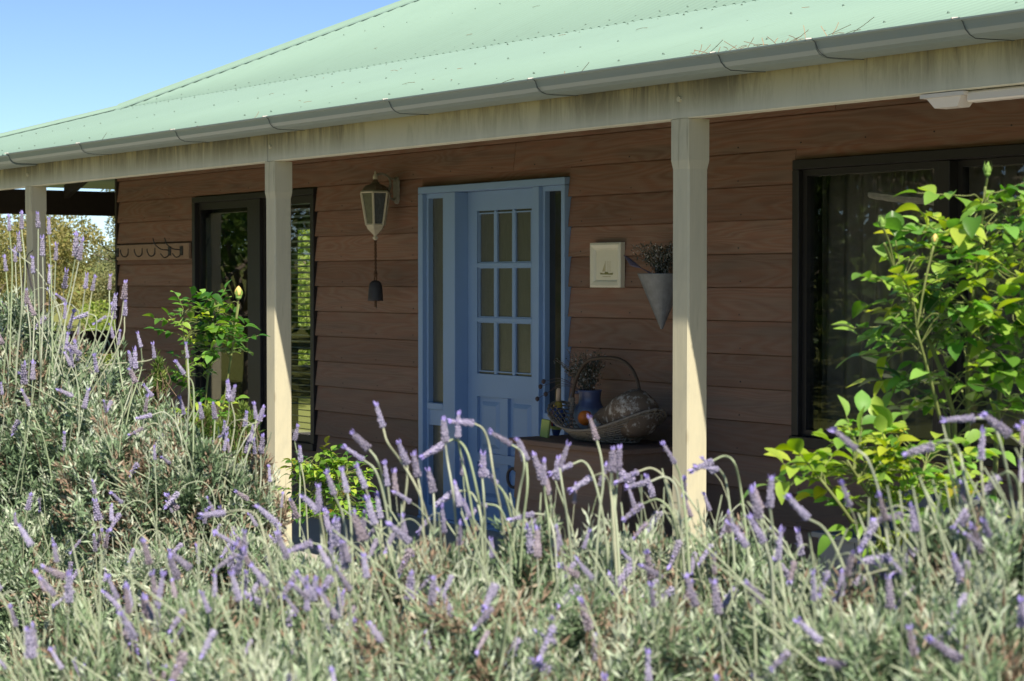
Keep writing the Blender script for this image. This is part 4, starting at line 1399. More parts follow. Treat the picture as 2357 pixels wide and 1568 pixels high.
# garden trees out to the left front: they are what the door and window glass mirrors
FL = 'garden tree on the front lawn mirrored in the house windows'
for i, (x, y, k, s) in enumerate([(-24, -5.5, 1, 1.6), (-22.5, -9.5, 0, 1.7), (-28, -13, 1, 2.0), (-24, -17, 0, 1.9), (-33, -8, 1, 2.2), (-20, -21, 0, 2.0), (-31, -20, 1, 2.3)]):
    plant_copy(shrub_sets, k, 'garden_tree', FL, 'tree', x, y, s, i * 1.3 + .4, 'garden trees on the front lawn')
for i, (x, y, k, s) in enumerate([(-19, -13.5, 0, 2.4), (-22, -16.5, 1, 2.7), (-18, -17.5, 1, 2.6), (-25, -12, 0, 2.6), (-15.5, -19, 0, 2.8), (-26, -17, 0, 2.9)]):  # unseen trees added to block bright sky from the right window's reflection
    plant_copy(shrub_sets, k, 'garden_tree', FL, 'tree', x, y, s, i * 2.3 + 1, 'garden trees on the front lawn')
for i, (x, y, k, s) in enumerate([(-40, -14, 0, 1.0), (-42, -28, 1, 1.1), (-30, -32, 2, 1.0), (-16, -34, 0, 1.0), (-48, -4, 1, 1.0), (-4, -36, 2, 1.1)]):
    plant_copy(gum_sets, k, 'garden_tree', FL, 'tree', x, y, s, i * 1.9, 'garden trees on the front lawn')

# ------------------------------------------------------------------ roses
def leaflet_mesh(curl, fold, seed):
    r = random.Random(seed)
    V, F = [], []
    prof = [(0, .02), (.08, .15), (.22, .32), (.40, .42), (.58, .42), (.75, .33), (.89, .17), (1.0, .0)]
    rows = []
    for u, w in prof:
        z = -curl * u * u + .03 * math.sin(u * 5)
        if w < .01:
            rows.append([len(V)]); V.append((0, u, z)); continue
        j = w * (1 + r.uniform(-.05, .05))
        rows.append([len(V), len(V) + 1, len(V) + 2])
        V += [(-j * .78, u - .02, z + fold * j), (0, u, z), (j * .78, u - .02, z + fold * j)]
    for a, b in zip(rows, rows[1:]):
        if len(b) == 3:
            F += [(a[0], a[1], b[1], b[0]), (a[1], a[2], b[2], b[1])]
        else:
            F += [(a[0], a[1], b[0]), (a[1], a[2], b[0])]
    me = bpy.data.meshes.new('leaf')
    me.from_pydata(V, [], F)
    me.materials.append(M['rose_leaf'])
    me.polygons.foreach_set('use_smooth', [True] * len(me.polygons))
    return me


LEAFLETS = [leaflet_mesh(c, f, i) for i, (c, f) in enumerate([(.18, .25), (.35, .45), (.05, .35), (.5, .2), (-.12, .5), (.7, .38), (.28, .12)])]


_LV = []
for me_ in LEAFLETS:
    me_.calc_loop_triangles()
    _LV.append((np.array([v.co[:] for v in me_.vertices]), np.array([t.vertices[:] for t in me_.loop_triangles])))


def leaflets_joined(name, mats4, kinds, tint, mat, parent):
    V, F, T, b = [], [], [], 0
    for m4, k, t in zip(mats4, kinds, tint):
        v, f = _LV[k]
        A = np.array(m4)
        V.append(v @ A[:3, :3].T + A[:3, 3]); F.append(f + b); T.append(np.full(len(v), t)); b += len(v)
    put(name, np_mesh(name, np.concatenate(V), np.concatenate(F), mat, True, np.concatenate(T)), parent, kind='stuff')


def bud_parts(parent, loc, s, axis, closed_green=False):
    ax = axis.normalized()
    q = ax.to_track_quat('Z', 'Y').to_matrix().to_4x4()
    mw = Matrix.Translation(loc) @ q @ Matrix.Scale(s, 4)
    hip = MB().lathe([(.12, -.25), (.28, -.15), (.34, 0), (.30, .12)], 10)
    for k in range(5):
        a = 2 * PI * k / 5
        c_, s_ = math.cos(a), math.sin(a)
        t_ = Vector((-s_, c_, 0)); d_ = Vector((c_, s_, 0))
        hip.add([d_ * .30 + t_ * .17 + Vector((0, 0, .05)), d_ * .30 - t_ * .17 + Vector((0, 0, .05)), d_ * .47 - t_ * .15 + Vector((0, 0, .5)), d_ * .47 + t_ * .15 + Vector((0, 0, .5)), d_ * .34 + Vector((0, 0, 1.35 if closed_green else .95))],
                [(0, 1, 2, 3), (3, 2, 4)])
    o = hip.build('bud', M['sepal'], parent, True)
    o.matrix_local = mw
    pt = MB().lathe([(.28, .05), (.43, .35), (.40, .7), (.22, 1.0), (.03, 1.2)] if not closed_green else [(.26, .05), (.40, .3), (.36, .6), (.15, .95), (.02, 1.15)], 10)
    p2 = pt.build('petals', M['rose_bud'] if not closed_green else M['sepal'], o, True)
    return o


def rose_bush(name, label, base, canes, blobs, n, size, palette, seed, buds=(), group=None, extra=2.6):
    r = random.Random(seed)
    XM, XK, XT = [], [], []
    root = thing(name, label, 'rose bush', base, group)
    base = Vector(base)
    st = MB()
    cps = []
    for c in canes:
        pts = spline([Vector(p) - base for p in c], 6)
        k = len(pts)
        st.tube(pts, [max(.0022, .0062 * (1 - .65 * i / k)) for i in range(k)], 6)
        cps += pts[k // 3:]
    tot = sum(b[4] for b in blobs)
    for b in blobs:
        c0, rx, rz = b[0] - base, b[1], b[2]
        for i in range(int(n * (1 + extra) * b[4] / tot)):
            inner = i >= int(n * b[4] / tot)
            while True:
                d = Vector((r.uniform(-1, 1), r.uniform(-1, 1), r.uniform(-1, 1)))
                if .25 < d.length < 1:
                    break
            d = d.normalized() * (d.length ** (1.0 if inner else .6))
            p = c0 + Vector((d.x * rx, d.y * rx, d.z * rz))
            q = min(cps, key=lambda v: (v - p).length + abs(v.z + .05 - p.z) * .4)
            out = (p - q)
            out = out.normalized() if out.length > 1e-5 else Vector((0, 0, 1))
            out = (out + Vector((d.x, d.y, .25 + r.uniform(-.4, .3)))).normalized()
            L = size * r.uniform(.7, 1.2)
            rl = L * 1.9
            mid = (q + p) * .5 + Vector((0, 0, .25 * (p - q).length))
            end = p + out * rl + Vector((0, 0, -.25 * rl))
            st.tube(spline([q, mid, p, end], 3), .0011, 4, caps=False)
            sd = out.cross(Vector((0, 0, 1)))
            sd = sd.normalized() if sd.length > 1e-4 else Vector((1, 0, 0))
            young = r.random() < b[3]
            col = r.choice(palette[1] if young else palette[0])
            for (t, side) in ((1.0, 0), (.62, 1), (.62, -1), (.25, 1), (.25, -1)):
                pos = p.lerp(end, t)
                dr = (out * (1 if side == 0 else .55) + sd * side * .9 + Vector((0, 0, r.uniform(-.35, .15)))).normalized()
                nz = (Vector((0, 0, 1)) + Vector((r.uniform(-.5, .5), r.uniform(-.5, .5), 0))).normalized()
                xa = dr.cross(nz).normalized()
                nz = xa.cross(dr)
                s = L * r.uniform(.8, 1.15) * (1.12 if side == 0 else .92 if t > .5 else .75)
                mt = Matrix((xa * s, dr * s, nz * s)).transposed().to_4x4()
                mt.translation = pos
                if inner:
                    XM.append(mt); XK.append(r.randrange(7)); XT.append(min(1, max(0, r.gauss(.45, .2) + (.3 if young else 0))))
                    continue
                o = bpy.data.objects.new('leaf', LEAFLETS[r.randrange(7)])
                COL.objects.link(o)
                o.parent = root
                o.matrix_local = mt
                v = r.uniform(.75, 1.2)
                o.color = (col[0] * v, col[1] * v, col[2] * v, 1)
    for (p, s, ax, green) in buds:
        p = Vector(p) - base
        q = min(cps, key=lambda v: (v - p + Vector((0, 0, .12))).length)
        st.tube(spline([q, (q + p) * .5 + Vector((0, 0, .01)), p - Vector(ax) * s * .2], 5), .0022, 5)
        bud_parts(root, p, s, Vector(ax), green)
    if XM:
        leaflets_joined('inner_leaves', XM, XK, XT, M['rose_inner'], root)
    st.build('canes', M['cane'], root, True)
    return root


G_LIGHT = [(.20, .43, .08), (.28, .52, .11), (.15, .36, .06), (.36, .58, .14)]
G_MID = [(.045, .15, .02), (.07, .20, .03), (.09, .24, .035), (.05, .13, .03)]
G_YEL = [(.36, .50, .04), (.44, .50, .04), (.28, .46, .04), (.50, .44, .06)]
g0z = -0.15
bR = at(2230, 1000, 3.7); bR.z = g0z
rose_bush('rose_bush', 'tall bright green rose bush in front of the wide right window', bR,
          [[bR, at(2200, 1200, 3.65), at(2180, 900, 3.6), at(2060, 620, 3.55), at(2035, 560, 3.5)],
           [bR + Vector((.03, 0, 0)), at(2230, 1150, 3.7), at(2230, 800, 3.65), at(2255, 560, 3.6), at(2268, 430, 3.55)],
           [bR + Vector((.0, .04, 0)), at(2290, 1100, 3.75), at(2330, 800, 3.7), at(2420, 580, 3.7)],
           [bR, at(2190, 1150, 3.6), at(2160, 950, 3.55), at(2110, 760, 3.5)]],
          [(at(2125, 690, 3.55), .085, .11, .2, 18), (at(2270, 640, 3.6), .14, .12, .4, 24), (at(2260, 820, 3.65), .14, .12, .12, 24), (at(2340, 560, 3.65), .09, .07, .7, 8), (at(2250, 940, 3.6), .09, .09, .12, 8), (at(2275, 460, 3.55), .04, .05, .1, 3)],
          59, .042, (G_LIGHT + G_MID[2:], G_YEL[:4] + G_LIGHT), 5,
          [(at(2273, 400, 3.55), .017, (0, 0, 1), True), (at(2031, 520, 3.5), .015, (-.1, -.1, 1), True), (at(2150, 560, 3.5), .014, (.1, .1, 1), False)], extra=2.0)
bL = at(2050, 1300, 3.5); bL.z = g0z
rose_bush('rose_bush', 'low yellow green rose bush in front of the blue grey plank box', bL,
          [[bL, at(2040, 1350, 3.45), at(2030, 1200, 3.4), at(1950, 1060, 3.35)],
           [bL, at(2060, 1330, 3.45), at(2090, 1200, 3.4), at(2130, 1070, 3.4)],
           [bL, at(2030, 1330, 3.4), at(1960, 1200, 3.3), at(1890, 1105, 3.28)]],
          [(at(2000, 1065, 3.4), .07, .045, .75, 13), (at(2120, 1090, 3.4), .075, .05, .6, 11), (at(1880, 1095, 3.3), .022, .015, .8, 3), (at(2030, 1165, 3.4), .085, .035, .3, 7), (at(2140, 1200, 3.45), .08, .05, .1, 5)],
          38, .036, (G_LIGHT, G_YEL), 8, extra=1.6)
bM = at(480, 1150, 6.3); bM.z = g0z
rose_bush('rose_bush', 'slim dark green rose bush with one yellow bud before the left window', bM,
          [[bM, at(470, 1150, 6.25), at(470, 950, 6.2), at(500, 720, 6.2)],
           [bM, at(480, 1150, 6.25), at(520, 900, 6.2), at(550, 700, 6.2)],
           [bM, at(460, 1100, 6.2), at(435, 900, 6.15), at(420, 730, 6.15)]],
          [(at(440, 740, 6.15), .06, .06, .05, 12), (at(495, 725, 6.2), .06, .065, .1, 10), (at(515, 785, 6.2), .055, .08, .05, 12), (at(455, 850, 6.2), .05, .085, .15, 10), (at(455, 945, 6.15), .08, .045, .5, 9)],
          56, .034, (G_MID + G_MID + G_LIGHT[:2], G_LIGHT), 12,
          [(at(549, 684, 6.2), .029, (.02, 0, 1), False)], extra=1.0)
bS = at(760, 1250, 7.7); bS.z = g0z
rose_bush('rose_bush', 'small rose bush with bronze tipped leaves at the foot of the left post', bS,
          [[bS, at(750, 1200, 7.65), at(735, 1060, 7.6)], [bS, at(770, 1190, 7.6), at(800, 1080, 7.55)], [bS, at(740, 1200, 7.6), at(700, 1120, 7.55)]],
          [(at(735, 1080, 7.6), .07, .07, .45, 12), (at(790, 1100, 7.6), .07, .06, .35, 12), (at(720, 1150, 7.6), .09, .08, .1, 12), (at(790, 1170, 7.6), .09, .07, .1, 10)],
          52, .030, (G_MID, [(.22, .24, .03), (.34, .20, .05), (.14, .28, .03)]), 15)

# ------------------------------------------------------------------ lavender
LEFT_DIR = -_rt


def lav_foliage(name, parent, origin, lobes, n_shoots, seed, leaf=.019, wid=.0042, dens=18, dry=.08, mat=None, upright=.55, slen=.075, stalks=0):
    r = np.random.default_rng(seed)
    lob = np.array([tuple(l[0] - origin) for l in lobes]); rad = np.array([(l[1], l[1], l[2]) for l in lobes])
    area = rad[:, 0] * (rad[:, 0] + rad[:, 2]); w = area / area.sum()
    li = r.choice(len(lobes), n_shoots, p=w)
    d = r.normal(0, 1, (n_shoots, 3)); d /= np.linalg.norm(d, axis=1, keepdims=True)
    d[:, 2] = np.where(d[:, 2] < -.25, -d[:, 2], d[:, 2])
    wob = 1 + .10 * np.sin(d[:, 0] * 7 + li) + .10 * np.sin(d[:, 1] * 6 + 2 * li) + .07 * np.sin(d[:, 2] * 9 + d[:, 0] * 11)
    depth = 1.0 - .27 * r.uniform(0, 1, n_shoots) ** 1.8
    tip = lob[li] + d * rad[li] * (wob * depth)[:, None]
    K = max(12, n_shoots // 26)                       # shoots grow in clumps with gaps between them
    kc = r.integers(0, n_shoots, K)
    lift = r.normal(0, .018, K)
    pool = r.integers(0, K, (n_shoots, 40))
    dist = np.linalg.norm(tip[kc][pool] - tip[:, None, :], axis=2)
    own = pool[np.arange(n_shoots), dist.argmin(1)]
    off = tip - tip[kc][own]
    g = (r.uniform(0, 1, n_shoots) < .82)[:, None]
    tip = np.where(g, tip[kc][own] + off * .42 + np.array([0, 0, 1]) * lift[own][:, None], tip)
    ax = d * (1 - upright) + np.array([0, 0, upright]) + r.normal(0, .16, (n_shoots, 3)) + np.where(g, off * 5.0, 0)
    ax /= np.linalg.norm(ax, axis=1, keepdims=True)
    sl = slen * r.uniform(.6, 1.35, n_shoots)
    tone = np.clip(r.normal(.46, .12, n_shoots) + r.normal(0, .13, K)[own], .05, .78)
    isdry = (r.uniform(0, 1, n_shoots) < dry * .6) | ((r.uniform(0, 1, K) < dry * .9)[own] & (r.uniform(0, 1, n_shoots) < .8))
    tone = np.where(isdry, .92, tone)
    t = np.linspace(0, 1, dens)[None, :]
    base = tip - ax * sl[:, None]
    P = base[:, None, :] + ax[:, None, :] * (sl[:, None] * t)[..., None]
    ang = (np.arange(dens) * 2.4)[None, :] + r.uniform(0, 6.28, n_shoots)[:, None] + r.normal(0, .3, (n_shoots, dens))
    ref = np.cross(ax, r.normal(0, 1, (n_shoots, 3))); ref /= np.linalg.norm(ref, axis=1, keepdims=True)
    bi = np.cross(ax, ref)
    open_ = (1.05 - .75 * t ** 2) + r.normal(0, .15, (n_shoots, dens))
    D = ax[:, None, :] * np.cos(open_)[..., None] + (ref[:, None, :] * np.cos(ang)[..., None] + bi[:, None, :] * np.sin(ang)[..., None]) * np.sin(open_)[..., None]
    L = leaf * r.uniform(.7, 1.3, (n_shoots, dens)) * (1.05 - .35 * t)
    T = np.clip(tone[:, None] + r.normal(0, .09, (n_shoots, dens)) + .16 * (t - .5), 0, 1)
    T = np.where(isdry[:, None], T, np.minimum(T, .74))
    me = leaf_cloud(name, P.reshape(-1, 3), D.reshape(-1, 3), L.reshape(-1), wid / leaf * 1.25, mat or M['lav_leaf'], T.reshape(-1), r, .35)
    put(name, me, parent, kind='stuff')
    tw = MB()
    for i in r.choice(n_shoots, min(n_shoots, 700), replace=False):
        a = Vector(base[i]); b = a + Vector(ax[i]) * sl[i] * .8
        c = a.lerp(Vector(lob[li[i]]) - Vector((0, 0, rad[li[i], 2] * .6)), .55)
        tw.tube([c, a, b], [.0024, .0016, .001], 4, caps=False)
    tw.build('twigs', M['lav_wood'], parent, kind='stuff')
    if stalks:
        sk = MB()
        for i in r.choice(n_shoots, stalks, replace=False):
            a = Vector(base[i]); h = r.uniform(.07, .15)
            e = a + Vector(ax[i]) * h + LEFT_DIR * h * r.uniform(-.15, .5) + Vector((0, 0, h * .3))
            sk.tube(spline([a, a.lerp(e, .5) + Vector((0, 0, .012)), e], 4), [.0014] * 8 + [.001], 4, caps=False)
        ob = sk.build('stalks', M['lav_stem'], parent, True, kind='stuff')
        ob.color = (.42, .47, .33, 1)


def head_mesh(seed, tuft=5, fat=1.0):
    r = random.Random(seed)
    m = MB()
    m.lathe([(.03, -.02), (.085 * fat, .06), (.10 * fat, .3), (.09 * fat, .6), (.05 * fat, .86), (.02, .95)], 6)
    rings = 8
    for k in range(rings):
        z = .03 + .80 * k / (rings - 1)
        R_ = fat * (.155 * (1 - .42 * (k / (rings - 1)) ** 1.6)) * (1.08 if k == 0 else 1) * r.uniform(.92, 1.08)
        n = 7
        for j in range(n):
            if r.random() < .07:
                continue
            a = 2 * PI * (j + .5 * (k % 2)) / n + r.uniform(-.15, .15)
            c_, s_ = math.cos(a), math.sin(a)
            dv, tv = Vector((c_, s_, 0)), Vector((-s_, c_, 0))
            w = .055 * fat
            b0 = dv * R_ * .45 + Vector((0, 0, z - .03))
            tp = dv * R_ * r.uniform(.9, 1.2) + Vector((0, 0, z + .10))
            mdl = dv * R_ * .92 + Vector((0, 0, z + .02))
            inn = dv * R_ * .4 + Vector((0, 0, z + .10))
            m.add([b0, mdl + tv * w, tp, mdl - tv * w, inn], [(0, 3, 2), (0, 2, 1), (1, 2, 4), (3, 4, 2)])
            if r.random() < .16:                                  # an open violet floret
                f0 = tp
                m.add([f0 - tv * .03, f0 + tv * .03, f0 + tv * .035 + dv * .05 + Vector((0, 0, .03)), f0 - tv * .035 + dv * .05 + Vector((0, 0, .03))], [(0, 1, 2, 3)], 1)
    for j in range(tuft):
        a = 2 * PI * j / tuft + r.uniform(-.3, .3)
        dv, tv = Vector((math.cos(a), math.sin(a), 0)), Vector((-math.sin(a), math.cos(a), 0))
        h = r.uniform(.22, .36)
        o = r.uniform(.04, .12)
        m.add([dv * .03 + Vector((0, 0, .82)), dv * (.06 + o * .5) + tv * .06 + Vector((0, 0, .82 + h * .6)), dv * (.03 + o) + Vector((0, 0, .82 + h)), dv * (.06 + o * .5) - tv * .06 + Vector((0, 0, .82 + h * .6))],
              [(0, 1, 2), (0, 2, 3)], 1)
    return m.mesh('flower_head', [M['lav_calyx'], M['lav_bract']])


HEADS = [head_mesh(i, 3 + i % 4, f) for i, f in enumerate((.78, .9, 1.0, 1.1, .88, 1.15, .7, .95, 1.05, .82))]
LONG = {}


def stem_variant(kind, seed):
    """a stalk that starts at the origin and bends towards -X; returns mesh, tip point, tip direction"""
    r = random.Random(seed)
    h = r.uniform(.09, .16)
    if kind == 0:
        b = r.uniform(-.012, .02)
        P = [(0, 0, -.06), (0, 0, 0), (-b * .3, r.uniform(-.004, .004), h * .5), (-b, r.uniform(-.008, .008), h)]
    elif kind == 1:
        b = r.uniform(.04, .075)
        P = [(0, 0, -.06), (0, 0, 0), (-b * .22, 0, h * .5), (-b * .6, .004, h * .85), (-b, .006, h * 1.02)]
    else:
        w = r.uniform(.022, .04)
        y = r.uniform(-.012, .012)
        P = [(0, 0, -.06), (0, 0, 0), (.004, 0, h * .5), (-w * .15, y * .3, h * .85), (-w * .8, y * .7, h), (-w * 1.6, y, h * .94), (-w * 2.0, y * 1.1, h * .80)]
    pts = spline(P, 5)
    m = MB()
    k = len(pts)
    m.tube(pts, [.0014 - .0004 * i / k for i in range(k)], 5, caps=False)
    me = m.mesh('flower_stem', M['lav_stem'], True)
    return me, pts[-1], (pts[-1] - pts[-2]).normalized()


STEMS = {k: [stem_variant(k, 100 * k + i) for i in range(12)] for k in (0, 1, 2)}
STEM_COL = [(.44, .49, .35), (.38, .45, .28), (.50, .53, .42), (.45, .46, .33)]
HEAD_COL = [(.46, .44, .60), (.52, .50, .68), (.42, .40, .52), (.46, .43, .61), (.34, .32, .42), (.40, .35, .40)]


def add_head(stem_obj, tip, d, length, r, fat=1.0):
    h = bpy.data.objects.new('flower_head', HEADS[r.randrange(10)])
    COL.objects.link(h)
    h.parent = stem_obj
    q = d.to_track_quat('Z', 'Y').to_matrix().to_4x4()
    h.matrix_local = Matrix.Translation(tip) @ q @ Matrix.Rotation(r.uniform(0, 6.28), 4, 'Z') @ Matrix.Diagonal((length * fat, length * fat, length, 1))
    c = r.choice(HEAD_COL)
    v = r.uniform(.85, 1.15)
    h.color = (c[0] * v, c[1] * v, c[2] * v, 1)
    return h


def scatter_spikes(root, lobes, n, seed, mixk=(.55, .25, .20), s=1.0, hl=.040, zlo=.05, facing=True):
    r = random.Random(seed)
    org = Vector(root.location)
    done = 0
    while done < n:
        l = r.choices(lobes, [q[1] * q[1] * (q[3] if len(q) > 3 else 1) for q in lobes])[0]
        d = Vector((r.gauss(0, 1), r.gauss(0, 1), r.gauss(0, 1))).normalized()
        if d.z < zlo:
            continue
        p = l[0] + Vector((d.x * l[1], d.y * l[1], d.z * l[2])) * r.uniform(.82, 1.0)
        if facing and (p - l[0]).dot(CAM - p) < -.02 and d.z < .6:
            continue
        k = r.choices((0, 1, 2), mixk)[0]
        me, tip, td = STEMS[k][r.randrange(12)]
        o = bpy.data.objects.new('flower_stem', me)
        COL.objects.link(o)
        o.parent = root
        sc = s * r.uniform(.65, 1.2)
        lean = Matrix.Rotation(r.gauss(0, .16), 4, 'X') @ Matrix.Rotation(r.gauss(0, .16), 4, 'Y')
        o.matrix_local = Matrix.Translation(p - org) @ Matrix.Rotation(YAW + r.gauss(0, .7), 4, 'Z') @ lean @ Matrix.Scale(sc, 4)
        c = r.choice(STEM_COL); o.color = (*c, 1)
        add_head(o, tip, td, hl * r.uniform(.65, 1.1) / sc, r, r.uniform(.75, 1.1))
        done += 1


def own_spike(root, pts, Z, r, hl=.042, rad=.0015):
    """pts on the photograph, head tip first, head base second, then down the stalk; Z depth in metres"""
    org = Vector(root.location)
    W = [at(x, y, Z + (0.015 * math.sin(i * 1.7 + x)) * (i > 1)) - org for i, (x, y) in enumerate(pts)]
    base, down = W[1], W[1:]
    down = down + [down[-1] + (down[-1] - down[-2]).normalized() * .05 + Vector((0, 0, -.03))] if len(down) > 1 else down + [down[-1] - Vector((0, 0, .1))]
    sp = spline(down, 7)
    k = len(sp)
    o = MB().tube(sp, [rad * (.8 + .35 * i / k) for i in range(k)], 6, caps=False).build('flower_stem', M['lav_stem'], root, True)
    c = r.choice(STEM_COL); o.color = (*c, 1)
    ax = W[0] - W[1]
    add_head(o, base, ax.normalized(), max(hl * .8, min(ax.length * .95, hl * 1.25)), r, .95)


def lobe(X, Y, Z, rh, rv, w=1.0):
    return (at(X, Y, Z), rh, rv, w)


def bush(label, lobes, shoots, seed, base_xy, **kw):
    b = base_xy.copy(); b.z = g0z
    root = thing('lavender_bush', label, 'lavender bush', b, 'lavender bushes in front of the veranda')
    lav_foliage('foliage', root, b, lobes, shoots, seed, **kw)
    m = MB()
    r = random.Random(seed)
    for l in lobes:
        e = l[0] - b
        m.tube(spline([Vector((r.uniform(-.05, .05), r.uniform(-.05, .05), -.03)), Vector((e.x * .4, e.y * .4, e.z * .45)), e], 5), [.014 - .0009 * i for i in range(11)], 6)
    m.build('trunk', M['bark'], root)
    return root


# the tall bush at the left, beside the end veranda
LA = [lobe(-60, 1040, 4.9, .34, .36), lobe(90, 1060, 4.8, .27, .34), lobe(225, 1150, 4.6, .23, .26), lobe(20, 1430, 4.45, .28, .25), lobe(260, 1450, 4.3, .23, .21), lobe(120, 1390, 4.9, .32, .18)]
A = bush('tallest lavender bush at the left of the veranda with upright mauve spikes', LA, 7600, 31, at(80, 1200, 4.8), leaf=.024, wid=.0042, slen=.10, dens=22, stalks=200)
scatter_spikes(A, LA[:3], 52, 1, (.6, .3, .1), 1.15, .044, .1)
scatter_spikes(A, LA[3:] + LA[:3], 46, 2, (.5, .3, .2), .7, .036, -.1)
ra = random.Random(4)
for t in [((20, 497), (22, 532), (28, 620), (24, 760)), ((50, 487), (50, 528), (58, 640), (40, 800)), ((86, 488), (88, 525), (88, 650), (92, 790)), ((112, 500), (113, 540), (118, 640), (120, 780)),
          ((42, 535), (45, 580), (50, 700), (40, 820)), ((97, 543), (98, 590), (100, 700), (95, 820)), ((176, 520), (174, 592), (155, 690), (110, 850)), ((190, 548), (182, 600), (160, 700), (125, 850)),
          ((200, 632), (196, 665), (180, 750), (120, 880)), ((218, 640), (212, 670), (195, 760), (150, 880)), ((254, 632), (252, 668), (246, 740), (190, 860)), ((289, 645), (285, 690), (270, 765), (200, 900)),
          ((289, 690), (287, 728), (278, 790), (200, 920)), ((276, 765), (272, 795), (255, 850), (190, 960)), ((266, 675), (262, 715), (240, 790), (180, 890)), ((75, 590), (76, 630), (80, 700), (75, 830)), ((10, 590), (14, 625), (20, 720), (10, 840)),
          ((130, 560), (128, 600), (124, 700), (115, 830)), ((60, 665), (62, 700), (70, 780), (66, 860)), ((150, 700), (150, 735), (146, 800), (130, 880)), ((228, 738), (245, 728), (258, 735), (240, 800), (205, 900)), ((180, 730), (205, 722), (222, 735), (215, 800), (190, 890)),
          ((310, 800), (312, 850), (300, 900), (270, 990)), ((298, 815), (305, 845), (300, 920), (260, 1010)), ((320, 780), (325, 800), (325, 850), (300, 930)), ((352, 795), (356, 825), (330, 832), (260, 838), (200, 850))]:
    own_spike(A, t, 4.65, ra, .044, .0017)

# its lower neighbour, towards the left post
LB = [lobe(330, 1160, 4.3, .17, .18), lobe(440, 1190, 4.3, .16, .16), lobe(535, 1215, 4.3, .12, .16), lobe(400, 1440, 4.0, .20, .17), lobe(570, 1420, 4.1, .15, .17)]
B = bush('rounded lavender bush with arching stalks just left of the left post', LB, 3600, 32, at(450, 1300, 4.3), leaf=.023, wid=.0042, slen=.095, dens=22, dry=.14, stalks=180)
scatter_spikes(B, LB, 48, 3, (.4, .3, .3), .85, .038, 0)
for t in [((428, 790), (432, 825), (435, 900), (430, 1000)), ((412, 842), (425, 862), (445, 890), (445, 1000)), ((524, 876), (528, 925), (520, 985), (470, 1090)), ((540, 892), (532, 925), (540, 980), (520, 1090)),
          ((460, 930), (465, 965), (470, 1040), (470, 1090)), ((490, 925), (495, 965), (490, 1040), (480, 1100)), ((585, 930), (590, 965), (580, 1020), (540, 1110)), ((604, 945), (596, 970), (560, 990), (540, 1070)),
          ((605, 960), (585, 985), (560, 1020), (520, 1100)), ((575, 1000), (568, 1045), (560, 1100), (555, 1180)), ((605, 1000), (600, 1045), (600, 1110), (590, 1180)), ((525, 1020), (530, 1050), (545, 1100), (540, 1160)), ((618, 1070), (622, 1110), (628, 1200), (635, 1270)),
          ((683, 990), (678, 1015), (690, 1080), (690, 1150)), ((690, 1030), (692, 1065), (700, 1110), (705, 1170)), ((330, 960), (350, 955), (380, 950), (410, 985), (425, 1060)), ((300, 1000), (330, 985), (360, 975), (385, 1010), (390, 1080))]:
    own_spike(B, t, 4.25, ra, .042, .0017)

